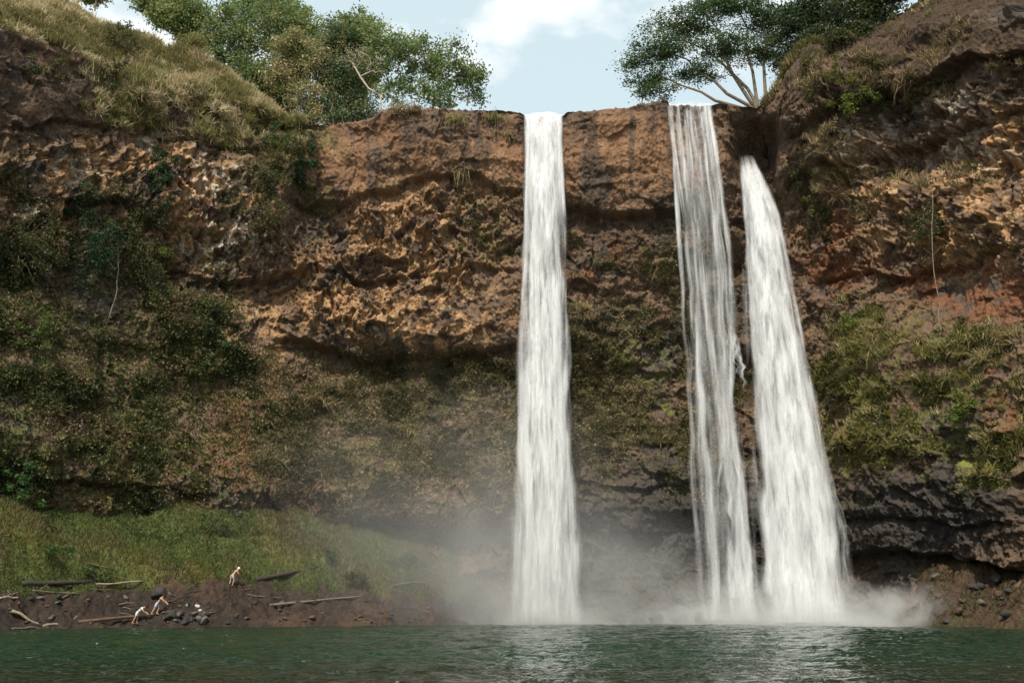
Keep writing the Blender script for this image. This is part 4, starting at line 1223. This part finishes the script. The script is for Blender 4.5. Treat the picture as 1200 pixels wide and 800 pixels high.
# the umbrella tree right of the middle fall
Yt = 112.0
make_tree("umbrella_tree", "spreading umbrella shaped tree with fan of bare limbs above the thin fall", rim(888, 128, Yt, -0.6),
          [ab(772, 62, Yt - 1, 4.2, 3.5, 1.5), ab(760, 92, Yt, 3.0, 3, 1.0), ab(800, 30, Yt + 1, 4.8, 4, 1.6), ab(850, 8, Yt, 5.0, 4, 1.8), ab(845, 55, Yt - 1, 5.2, 4, 1.2),
           ab(900, 25, Yt + 1, 4.4, 4, 1.8), ab(770, 106, Yt - 1, 3.2, 2, 0.8), ab(820, 88, Yt, 4.0, 3, 0.9), ab(740, 75, Yt, 1.8, 2, 0.8), ab(900, 62, Yt, 3.6, 3, 1.3), ab(860, -25, Yt, 5.5, 4, 1.6)],
          [(0.055, 0.100, 0.038), (0.080, 0.135, 0.046), (0.115, 0.165, 0.055)], 811, 540, 80, 0.30, (0.75, 0.75, 0.20), (0.19, 0.155, 0.115),
          [[at(884, 118, Yt), at(876, 104, Yt), at(858, 86, Yt), at(844, 72, Yt), at(826, 58, Yt + .5), at(804, 48, Yt + .5)], [at(876, 123, Yt - .5), at(852, 110, Yt - 1), at(838, 96, Yt - 1), at(818, 84, Yt - 1), at(806, 70, Yt - 1), at(784, 62, Yt - 1)],
           [at(866, 126, Yt - .5), at(838, 118, Yt - 1), at(822, 108, Yt - 1), at(798, 100, Yt - 1), at(772, 88, Yt - 1)], [at(886, 112, Yt + .4), at(882, 84, Yt + .5), at(874, 58, Yt + .5), at(876, 34, Yt + .5), at(862, 5, Yt + .5)],
           [at(897, 112, Yt), at(895, 75, Yt), at(899, 50, Yt), at(894, 28, Yt), at(904, 5, Yt)], [at(858, 86, Yt + .1), at(846, 60, Yt), at(842, 36, Yt), at(828, 18, Yt)]], 0.020, 0.02, 0.55, hollow=0.25, limb_r=0.24)
make_tree("dense_tree", "dark dense tree overhanging the right buttress beside the umbrella tree", rim(945, 96, 105, -1),
          [ab(935, 30, 105, 3.4, 2.6, 3.0), ab(965, 5, 104, 3.4, 2.6, 3.0), ab(925, 72, 105, 1.8, 2, 1.8), ab(958, 55, 103, 2.6, 2, 2.0)],
          [(0.024, 0.048, 0.020), (0.038, 0.066, 0.026), (0.060, 0.082, 0.030)], 821, 200, 90, 0.34, (0.6, 0.6, 0.35), lift=False)
make_tree("dense_tree", "shadowy dark tree at the top right beside the bare earth slope", rim(1015, 62, 101, -1),
          [ab(1000, 22, 99.5, 3.2, 2.2, 2.6), ab(1030, 0, 99, 2.8, 2.2, 2.6), ab(1010, 42, 98.5, 2.2, 1.6, 1.5), ab(988, 52, 99, 1.8, 1.5, 1.4)],
          [(0.028, 0.044, 0.018), (0.048, 0.062, 0.022), (0.085, 0.092, 0.028)], 823, 200, 90, 0.34, (0.6, 0.6, 0.32), lift=False)
# bushy tree left of the tall fall
make_tree("bushy_tree", "round bushy green tree on the lip left of the tall fall", rim(505, 132, 109, -0.5),
          [ab(480, 65, 109, 3.6, 3.4, 3.2), ab(525, 80, 109, 4.0, 3.4, 3.4), ab(452, 60, 110, 3.0, 3, 3.4), ab(556, 98, 109, 2.0, 2.4, 2.4), ab(505, 112, 108, 4.6, 2.0, 1.6), ab(465, 105, 108.5, 2.6, 2, 2.0), ab(430, 40, 111, 2.4, 2, 2.2)],
          GB, 831, 320, 48, 0.36, (0.55, 0.55, 0.42), r_tip=0.016, hollow=.3)
Yp = 107.6
make_tree("leaning_tree", "pale leaning trunk with sparse grey green twigs left of the bushy tree", rim(447, 132, Yp, -0.4),
          [ab(422, 62, Yp, 1.8, 1.5, 1.4), ab(405, 70, Yp, 1.4, 1.2, 1.2), ab(440, 75, Yp, 1.6, 1.2, 1.3)],
          [(0.10, 0.11, 0.06), (0.15, 0.14, 0.08), (0.20, 0.18, 0.11)], 833, 40, 26, 0.2, (0.5, 0.5, 0.4), (0.40, 0.35, 0.27),
          [at(446, 112, Yp), at(432, 104, Yp), at(422, 90, Yp), at(412, 72, Yp)], 0.035, 0.02, hollow=.3)
# the dark thicket with hanging stems
make_tree("thicket_tree", "tawny topped dense thicket tree above the tip of the grass slope", rim(352, 150, 110, -0.8),
          [ab(345, 55, 110, 3.2, 3, 2.2), ab(372, 75, 110, 3.0, 3, 2.4), ab(332, 90, 110, 2.6, 2.4, 3.0), ab(358, 115, 109, 2.6, 1.8, 2.6), ab(362, 138, 109, 2.4, 1.4, 1.3)],
          GO, 841, 330, 56, 0.32, (0.5, 0.5, 0.4), r_tip=.016, hollow=.3)
make_tree("thicket_tree", "dark green thicket tree between the tawny one and the pale trunk", rim(398, 146, 110.5, -0.8),
          [ab(398, 95, 110.5, 2.8, 2.6, 3.0), ab(385, 125, 110.5, 2.6, 2, 1.8), ab(415, 120, 110.5, 1.8, 1.8, 2.0), ab(395, 50, 111, 3.0, 2.6, 2.4), ab(400, 139, 109.3, 3.0, 1.4, 1.2), ab(428, 135, 109.3, 1.8, 1.2, 1.2)],
          [(0.026, 0.048, 0.020), (0.045, 0.066, 0.026), (0.085, 0.085, 0.035)], 843, 330, 60, 0.32, (0.5, 0.5, 0.42), r_tip=.016, hollow=.3)
for i, (px, py0, py1) in enumerate([(352, 147, 110), (366, 147, 118), (372, 146, 112), (380, 146, 120), (392, 146, 116), (403, 145, 122)]):
    y3 = 108.2 + 0.2 * (i % 3)
    stem_thing("bare_sapling", ["first", "second", "third", "fourth", "fifth", "sixth"][i] + " bare stem from the left in the dark thicket on the lip", "sapling",
               [rim(px, py0, y3, -.4), at(px + random.uniform(-4, 4), (py0 + py1) / 2, y3), at(px + random.uniform(-8, 8), py1, y3 + .3)], 0.06, 0.03, (0.26, 0.22, 0.16), 2, 850 + i)
# ridge trees at the upper left
ridge = [
    ("ridge_tree", "leafy green ridge tree with pale stems, largest above the dry grass", (272, 85, 111), [(265, 30, 2.8, 3.2), (285, 48, 2.6, 2.8), (250, 45, 2.2, 2.4), (275, 68, 2.4, 2.0), (255, 62, 1.8, 1.4)], GB, 861),
    ("ridge_tree", "open crowned ridge tree against the sky, left of the largest one", (222, 45, 112), [(215, 10, 3.0, 2.2), (235, 25, 2.4, 2.0), (195, 12, 2.2, 1.8)], GA, 862),
    ("ridge_tree", "yellowish ridge tree whose top is cut by the picture's upper edge", (310, 100, 112), [(310, 15, 3.6, 3.0), (330, 30, 3.0, 2.4), (298, 40, 2.4, 2.6), (318, 65, 2.4, 2.4), (305, 88, 2.2, 2.0), (325, 110, 2.0, 2.0)], [(0.09, 0.11, 0.04), (0.13, 0.14, 0.055), (0.06, 0.09, 0.035)], 863),
    ("ridge_tree", "round crowned ridge tree just left of the sky gap", (350, 120, 115), [(350, 28, 3.0, 2.4), (368, 40, 2.6, 2.0), (335, 45, 2.8, 2.8), (345, 85, 2.8, 3.0)], GA, 864),
    ("ridge_tree", "tall loose green tree behind the bushy tree, nearest the clouds", (415, 120, 114), [(412, 28, 2.8, 1.8), (430, 40, 2.8, 2.2), (400, 45, 2.6, 2.2)], GB, 865),
    ("ridge_tree", "small thin ridge tree at the upper left beside the sky gap", (182, 18, 112), [(176, 2, 2.0, 1.4), (186, -8, 2.0, 1.6)], GA, 866),
    ("ridge_tree", "low leafy tree in the gap behind the brow of the dry grass slope", (205, 40, 111), [(200, 22, 2.0, 1.8), (215, 36, 1.8, 1.4), (188, 20, 1.6, 1.4), (230, 50, 1.6, 1.2)], GA, 871),
    ("ridge_tree", "dark bushy tree filling the dip between grass slope and thicket", (310, 118, 111), [(300, 92, 2.4, 2.0), (318, 108, 2.0, 1.8), (285, 80, 2.0, 1.6), (330, 125, 1.6, 1.6)], GB, 872),
    ("ridge_tree", "light green tree with its top just under the picture's upper edge", (325, 90, 117), [(322, 8, 3.0, 2.4), (300, 4, 2.6, 2.0), (343, 15, 2.4, 1.8), (285, 10, 2.4, 2.0)], [(0.07, 0.10, 0.035), (0.10, 0.13, 0.05)], 873),
    ("ridge_tree", "green tree joining the thicket to the round bushy tree", (420, 130, 113), [(418, 60, 2.8, 2.6), (438, 75, 2.4, 2.6), (425, 100, 2.6, 2.4)], GB, 874),
    ("ridge_tree", "sparse sapling on the ridge near the top left corner", (112, 6, 108), [(112, -12, 1.6, 1.4), (100, -8, 1.4, 1.2)], GA, 867)]
for nm, lb, (bx, by, Y), bl_, cols, seed in ridge:
    make_tree(nm, lb, rim(bx, by, Y, -0.8), [ab(a, b, Y + (k % 2), c, c * 0.8, d) for k, (a, b, c, d) in enumerate(bl_)], cols, seed, 165, 46, 0.36, (0.52, 0.52, 0.4), (0.34, 0.29, 0.22), r_tip=.016, hollow=.3, group="trees on the rim")

# ------------------------------------------------------------------ driftwood
def make_log(label, a, b, r0, r1, col, seed, branches=0, lift=0.0, where=bank_hit):
    g = np.random.default_rng(seed)
    A, Bp = where(*a), where(*b)
    A = A + (0, 0, r0 * .5 + lift); Bp = Bp + (0, 0, r1 * .5 + lift)
    r0, r1 = r0 * .75, r1 * .75
    n = 16; t_ = np.linspace(0, 1, n)[:, None]
    P = A * (1 - t_) + Bp * t_
    P = P + np.stack([0 * t_[:, 0], 0.06 * vnoise(t_[:, 0] * 4, t_[:, 0] * 0 + seed, 3), 0.07 * vnoise(t_[:, 0] * 3 + 3, t_[:, 0] * 0 + seed, 4)], 1)
    gz = bank_z(P[:, 0], P[:, 1])[0]
    P[:, 2] += max(0.0, float(np.percentile(gz - P[:, 2], 70)))
    rad = np.linspace(r0, r1, n) * (1 + 0.12 * vnoise(t_[:, 0] * 9, t_[:, 0] * 0 + seed, 5))
    rad[0] *= .85; rad[-1] *= .6
    root = thing("driftwood_log", label, "log", A, "driftwood on the left bank")
    v, f = tube_np([(P - A, rad)], 9)
    c = np.tile(col, (len(v), 1)) * g.uniform(.8, 1.2, (len(v), 1))
    obj("trunk", mesh_np("trunk", v, f, color=c, smooth=True, mats=[M_WOOD]), root)
    for k in range(branches):
        i = g.integers(4, 14); s = P[i] - A; e = s + np.array((g.uniform(-.8, .8), -g.uniform(.1, .5), g.uniform(.3, .8)))
        v, f = tube_np([(np.array([s, (s + e) / 2, e]), np.array((rad[i] * .5, rad[i] * .35, rad[i] * .2)))], 6)
        obj("branch_stub", mesh_np("branch_stub", v, f, color=np.tile(col, (len(v), 1)), mats=[M_WOOD]), root)
GREY, PALE, RUST, DARKW = (0.15, 0.12, 0.09), (0.27, 0.215, 0.15), (0.12, 0.078, 0.05), (0.050, 0.040, 0.032)
for i, (lb, a, b, r0, r1, col, br_) in enumerate([
    ("long grey log lying on brown soil right of the climbing person", (316, 709), (425, 698), 0.17, 0.10, GREY, 1),
    ("grey log pointing to the mist at the right end of the bank", (458, 687), (518, 679), 0.13, 0.09, GREY, 0),
    ("reddish log lying just above the grey one near the mist", (470, 672), (520, 667), 0.10, 0.07, RUST, 0),
    ("thick dark log under the grass edge right of the climbing person", (300, 681), (372, 665), 0.30, 0.18, DARKW, 0),
    ("pale pole jutting from the scarp above the lower two people", (112, 686), (168, 681), 0.12, 0.08, PALE, 0),
    ("thin pale pole in the shaded scarp at the left", (38, 692), (95, 696), 0.09, 0.06, GREY, 0),
    ("big dark log along the top of the left scarp", (25, 686), (112, 682), 0.30, 0.24, DARKW, 0),
    ("rusty thin pole lying in the green grass at the left", (96, 658), (134, 667), 0.10, 0.07, RUST, 0),
    ("pale short log at the water's edge left of the lower people", (50, 735), (68, 731), 0.15, 0.12, PALE, 0),
    ("light brown log sloping to the water at the left edge", (14, 716), (46, 733), 0.16, 0.09, PALE, 1),
    ("grey broken branch sticking out at the left edge of the bank", (0, 703), (22, 702), 0.13, 0.08, PALE, 1),
    ("dark forked branch above the broken one at the left edge", (10, 698), (28, 691), 0.10, 0.06, GREY, 1),
    ("long brown log along the shore under the lower two people", (92, 731), (172, 722), 0.20, 0.13, RUST, 0),
    ("grey thin log lying at the waterline in the left corner", (14, 737), (48, 736), 0.10, 0.08, GREY, 0),
    ("grey stick near the soil ledge below the grass, left of the long grey log", (290, 699), (330, 703), 0.08, 0.05, GREY, 0)]):
    make_log(lb, a, b, r0, r1, col, 900 + i, br_)

g_s = np.random.default_rng(950)
for k in range(34):
    x = g_s.uniform(2, 240) if k < 24 else g_s.uniform(250, 560)
    y = g_s.uniform(690, 732)
    dx = g_s.uniform(8, 26)
    make_log("thin grey broken branch lying among the driftwood on the left scarp", (x, y), (x + dx, min(y + g_s.uniform(-7, 7), 734)), g_s.uniform(.05, .10), 0.04, (GREY, RUST, DARKW, GREY)[k % 4], 960 + k, k % 2)

# ------------------------------------------------------------------ boulders
def rock_mesh(seed, col):
    g = np.random.default_rng(seed)
    bm_u, bm_v = 20, 13
    th = np.linspace(0, np.pi, bm_v); ph = np.linspace(0, 2 * np.pi, bm_u, endpoint=False)
    d = np.stack([np.outer(np.sin(th), np.cos(ph)), np.outer(np.sin(th), np.sin(ph)), np.outer(np.cos(th), np.ones(bm_u))], 2)
    r = np.ones(d.shape[:2]) * 1.25
    for k in range(13):                                   # random cutting planes give flat broken sides
        nn = norm(g.normal(size=3)); h = g.uniform(0.62, 1.0)
        c = (d * nn).sum(2)
        r = np.minimum(r, np.where(c > 0.05, h / np.maximum(c, 0.05), 9))
    P = d * r[..., None]
    i = np.arange(bm_v * bm_u).reshape(bm_v, bm_u); nx = np.roll(i, -1, 1)
    f = np.stack([i[:-1].ravel(), i[1:].ravel(), nx[1:].ravel(), nx[:-1].ravel()], 1)
    c = np.tile(col, (bm_v * bm_u, 1)) * g.uniform(0.85, 1.15, (bm_v * bm_u, 1))
    return mesh_np("boulder", P, f, color=c, mats=[M_STONE])
DK, GRY, WHT, RST = (0.042, 0.038, 0.034), (0.105, 0.098, 0.088), (0.50, 0.48, 0.45), (0.090, 0.058, 0.040)
RM = {("d", k): rock_mesh(20 + k, DK) for k in range(4)}
RM.update({("g", k): rock_mesh(30 + k, GRY) for k in range(3)})
RM.update({("w", k): rock_mesh(40 + k, WHT) for k in range(3)})
RM.update({("r", k): rock_mesh(50 + k, RST) for k in range(3)})
_rc = [0]
def boulder(px, py, size, kind, label, group, where=bank_hit, loc=None):
    g = np.random.default_rng(3000 + _rc[0])
    ks = [k for k in RM if k[0] == kind]
    o = obj("boulder", RM[ks[_rc[0] % len(ks)]])
    _rc[0] += 1
    p = where(px, py) if loc is None else loc
    o.location = (p[0], p[1], p[2] + size * 0.15)
    o.rotation_euler = (g.uniform(-.4, .4), g.uniform(-.4, .4), g.uniform(0, 6.28))
    o.scale = (size * g.uniform(.85, 1.3), size * g.uniform(.8, 1.15), size * g.uniform(.55, .8))
    tag(o, label, "boulder", group)
boulder(186, 697, 0.8, "d", "dark stone shape standing in for a shadowed hollow above the lower people", "boulders on the left bank")  # dark mesh added in place of a shadowed hollow in the scarp
boulder(219, 709, 0.17, "w", "pale stone at the top of the rock pile right of the lower people", "boulders on the left bank")
boulder(231, 710, 0.21, "w", "larger pale stone at the upper right of the rock pile", "boulders on the left bank")
boulder(234, 715, 0.15, "w", "small white stone below the larger pale one in the rock pile", "boulders on the left bank")
boulder(237, 720, 0.17, "w", "lowest white stone at the right of the rock pile", "boulders on the left bank")
boulder(229, 719, 0.30, "g", "grey stone in the middle of the rock pile", "boulders on the left bank")
boulder(47, 701, 0.25, "g", "small grey stone in the shaded scarp at the left", "boulders on the left bank")
g_ = np.random.default_rng(77)
for k in range(34):
    boulder(196 + 48 * g_.random(), 718 + 12 * g_.random(), g_.uniform(.16, .42), "ddg"[k % 3], "dark wet stone in the pile at the water right of the lower people", "dark stones in the rock pile")
for k, (px, py, s, kd, lb) in enumerate([
    (1131, 655, 0.95, "d", "big dark boulder under the overhang on the right shore"),
    (1096, 658, 0.55, "d", "dark boulder left of the big one under the right overhang"),
    (1070, 652, 0.5, "d", "small dark boulder at the left end of the right shore"),
    (1149, 708, 0.45, "g", "pale grey stone low on the right shore"),
    (1140, 690, 0.6, "d", "dark stone in the middle of the right shore"),
    (1098, 676, 0.45, "g", "grey stone on rust soil left of the shore's middle"),
    (1168, 680, 0.65, "d", "dark stone at the upper right of the right shore"),
    (1180, 722, 0.6, "d", "dark wet stone near the water at the picture's right edge")]):
    boulder(px, py, s, kd, lb, "boulders on the right shore")
for k in range(70):
    q = np.array((g_.uniform(20, 560), g_.uniform(698, 731)))
    boulder(q[0], q[1], g_.uniform(.08, .28), "drdrg"[k % 5], "small stone half sunk in the brown soil of the left scarp", "stones in the left scarp")
for k in range(60):
    boulder(1040 + 165 * g_.random(), 668 + 64 * g_.random(), 0.10 + 0.34 * g_.random() ** 2, "dddr"[k % 4], "small rusty or dark stone strewn on the right shore", "stones strewn on the right shore")
for k, (px, Y, s, lb) in enumerate([(770, 103.4, 0.9, "wet rock in the mist left of the thin fall's foot"), (795, 103.8, 1.1, "larger wet rock at the foot of the thin fall"),
                                    (822, 103.6, 0.9, "wet rock between the feet of the two right falls"), (888, 103.2, 1.0, "dark wet rock right at the narrow gap between the right falls"), (745, 104.2, 0.8, "low wet rock in the mist farthest left")]):
    q = at(px, 726, Y)
    boulder(0, 0, s, "d", lb, "wet rocks at the foot of the falls", loc=np.array((q[0], Y, 0.3)))

# ------------------------------------------------------------------ people scrambling on the bank
def skin_mesh(name, joints, edges, root=0, mat=None, col=(0.5, 0.33, 0.24), levels=2):
    me = bpy.data.meshes.new(name)
    me.from_pydata([j[:3] for j in joints], edges, [])
    o = bpy.data.objects.new(name, me); COL.objects.link(o)
    md = o.modifiers.new("skin", 'SKIN')
    sv = me.skin_vertices[0].data
    for k, j in enumerate(joints):
        sv[k].radius = (j[3], j[4] if len(j) > 4 else j[3]); sv[k].use_root = (k == root)
    s = o.modifiers.new("sub", 'SUBSURF'); s.levels = levels; s.render_levels = levels
    dg = bpy.context.evaluated_depsgraph_get()
    m2 = bpy.data.meshes.new_from_object(o.evaluated_get(dg))
    bpy.data.objects.remove(o); bpy.data.meshes.remove(me)
    m2.name = name
    a_ = m2.attributes.new("tint", 'FLOAT_COLOR', 'POINT')
    c = np.ones((len(m2.vertices), 4), np.float32); c[:, :3] = col
    a_.data.foreach_set("color", c.ravel())
    for p in m2.polygons: p.use_smooth = True
    m2.materials.clear(); m2.materials.append(mat)
    return m2

def make_person(label, foot, pose, skin, shorts, shirt, hair, hat=None, yaw=0.0):
    """pose: joint positions (x right, y away, z up) from the point between the feet"""
    J, E, ix = [], [], {}
    def j(n, p, r, par=None, r2=None):
        ix[n] = len(J); J.append((p[0], p[1], p[2], r, r2 if r2 else r))
        if par: E.append((ix[par], ix[n]))
    P = {k: np.array(v, float) for k, v in pose.items()}
    j("pelvis", P["pelvis"], 0.135, None, 0.11)
    sp = P["chest"] - P["pelvis"]
    j("waist", P["pelvis"] + sp * .45, 0.12, "pelvis", 0.095)
    j("chest", P["chest"], 0.145, "waist", 0.11)
    hd = norm(P["head"] - P["chest"])
    j("neck", P["chest"] + hd * .17, 0.058, "chest")
    j("skull_base", P["head"] - hd * .08, 0.075, "neck")
    j("skull", P["head"] + hd * .02, 0.098, "skull_base")
    j("crown_", P["head"] + hd * .10, 0.070, "skull")
    fd = norm(np.array(pose.get("face", (1, 0, 0)), float))
    j("nose", P["head"] + fd * .125 - hd * .02, 0.016, "skull")
    j("chin", P["head"] + fd * .075 - hd * .10, 0.028, "skull_base")
    for s in ("l", "r"):
        j("hip" + s, P["hip" + s], 0.095, "pelvis")
        j("knee" + s, P["knee" + s], 0.062, "hip" + s)
        kn, an = P["knee" + s], P["ankle" + s]
        j("calf" + s, kn + (an - kn) * .35, 0.060, "knee" + s)
        j("ankle" + s, an, 0.038, "calf" + s)
        td = norm(np.array(pose.get("toe", (1, 0, 0)), float))
        j("heel" + s, an - td * .05 - np.array((0, 0, .055)), 0.034, "ankle" + s)
        j("toe" + s, an + td * .17 - np.array((0, 0, .06)), 0.030, "ankle" + s)
        j("sh" + s, P["sh" + s], 0.062, "chest")
        j("elb" + s, P["elb" + s], 0.043, "sh" + s)
        j("wr" + s, P["hand" + s], 0.029, "elb" + s)
        dr = norm(P["hand" + s] - P["elb" + s]); sd = norm(np.cross(dr, np.array((0.2, 0.9, 0.3)))); dn = np.cross(dr, sd)
        w = P["hand" + s]
        j("palm" + s, w + dr * .07, 0.034, "wr" + s, 0.018)
        for q, (o_, l_) in enumerate(((-.033, .075), (-.011, .09), (.011, .085), (.033, .065))):
            a0 = w + dr * .10 + sd * o_
            j(f"f{q}a{s}", a0, 0.010, "palm" + s); j(f"f{q}b{s}", a0 + dr * l_ * .55 + dn * .012, 0.009, f"f{q}a{s}"); j(f"f{q}c{s}", a0 + dr * l_ + dn * .04, 0.008, f"f{q}b{s}")
        j("t0" + s, w + dr * .045 + sd * .04, 0.011, "palm" + s); j("t1" + s, w + dr * .085 + sd * .065 + dn * .015, 0.009, "t0" + s)
    root = thing("person", label, "person", foot)
    root.rotation_euler = (0, 0, yaw)
    obj("body", skin_mesh("body", J, E, 0, M_SKIN, skin), root)
    if shorts:
        jj = [(*P["pelvis"], .152, .128), (*(P["pelvis"] + sp * .28), .136, .112), (*P["hipl"], .118), (*P["hipr"], .118)]
        for s, k in (("l", 2), ("r", 3)):
            jj.append((*(P["hip" + s] + (P["knee" + s] - P["hip" + s]) * .7), .105))
        obj("shorts", skin_mesh("shorts", jj, [(0, 1), (0, 2), (0, 3), (2, 4), (3, 5)], 0, M_CLOTH, shorts), root)
    if shirt:
        jj = [(*(P["pelvis"] + sp * .2), .148, .125), (*(P["pelvis"] + sp * .6), .145, .12), (*P["chest"], .162, .128), (*P["shl"], .082), (*P["shr"], .082)]
        for s in ("l", "r"):
            jj.append((*(P["sh" + s] + (P["elb" + s] - P["sh" + s]) * .6), .062))
        jj.append((*(P["chest"] + hd * .11), .075))
        obj("shirt", skin_mesh("shirt", jj, [(0, 1), (1, 2), (2, 3), (2, 4), (3, 5), (4, 6), (2, 7)], 1, M_CLOTH, shirt), root)
    hp = P["head"]
    jj = [(*(hp + hd * .055 - fd * .03), .108), (*(hp + hd * .10 - fd * .02), .085), (*(hp - fd * .07 - hd * .01), .075)]
    obj("hat" if hat else "hair", skin_mesh("hair", jj, [(0, 1), (0, 2)], 0, M_CLOTH if hat else M_HAIR, hat or hair), root)
    return root

def on_bank(px, py):
    return bank_hit(px, py)
# 1: white shirt, bent forward over the log, lowest of the three
make_person("barefoot person in a white shirt bending forward, lowest of the three by the water", on_bank(158, 730.5),
            dict(pelvis=(0.18, 0, .92), chest=(0.52, 0, 1.24), head=(0.84, 0, 1.34), face=(.8, 0, -.5), hipl=(0.16, .09, .88), hipr=(0.16, -.09, .88), kneel=(0.14, .10, .48), kneer=(0.02, -.12, .46),
                 anklel=(0.10, .10, .08), ankler=(-0.18, -.12, .08), shl=(0.52, .19, 1.24), shr=(0.52, -.19, 1.24), elbl=(0.66, .24, .98), elbr=(0.68, -.24, 1.0), handl=(0.86, .2, .84), handr=(0.88, -.18, .86)),
            (0.44, 0.26, 0.17), (0.62, 0.60, 0.58), (0.74, 0.72, 0.71), (0.03, 0.02, 0.015))
# 2: bare back, pale shorts, arm reaching to the right
make_person("bare backed person in pale grey shorts leaning uphill, middle of the three", on_bank(179, 720.0),
            dict(pelvis=(0.30, 0, .90), chest=(0.58, 0, 1.30), head=(0.82, 0, 1.50), face=(.9, .3, -.2), hipl=(0.28, .09, .86), hipr=(0.28, -.09, .86), kneel=(0.40, .12, .50), kneer=(0.12, -.12, .46),
                 anklel=(0.28, .12, .12), ankler=(-0.08, -.12, .08), shl=(0.58, .19, 1.32), shr=(0.58, -.19, 1.32), elbl=(0.84, .22, 1.18), elbr=(0.86, -.24, 1.16), handl=(1.02, .2, .98), handr=(1.06, -.2, .96)),
            (0.48, 0.30, 0.21), (0.40, 0.45, 0.48), None, (0.03, 0.02, 0.015))
# 3: bare chested climber with white cap and patterned shorts, on the scarp
make_person("bare chested person with white hat climbing the scarp towards the grass", on_bank(269, 686.5),
            dict(pelvis=(0.16, 0.1, .88), chest=(0.40, 0.22, 1.28), head=(0.60, 0.3, 1.48), face=(.7, .7, 0), hipl=(0.06, .14, .84), hipr=(0.24, .04, .84), kneel=(0.02, .16, .46), kneer=(0.34, .06, .50),
                 anklel=(-0.10, .10, .08), ankler=(0.22, .04, .12), shl=(0.26, .34, 1.30), shr=(0.54, .10, 1.30), elbl=(0.34, .5, 1.06), elbr=(0.72, .14, 1.04), handl=(0.5, .6, .96), handr=(0.74, .34, .92), toe=(.6, .8, 0)),
            (0.46, 0.27, 0.17), (0.36, 0.32, 0.30), None, (0.04, 0.03, 0.02), hat=(0.80, 0.79, 0.77))
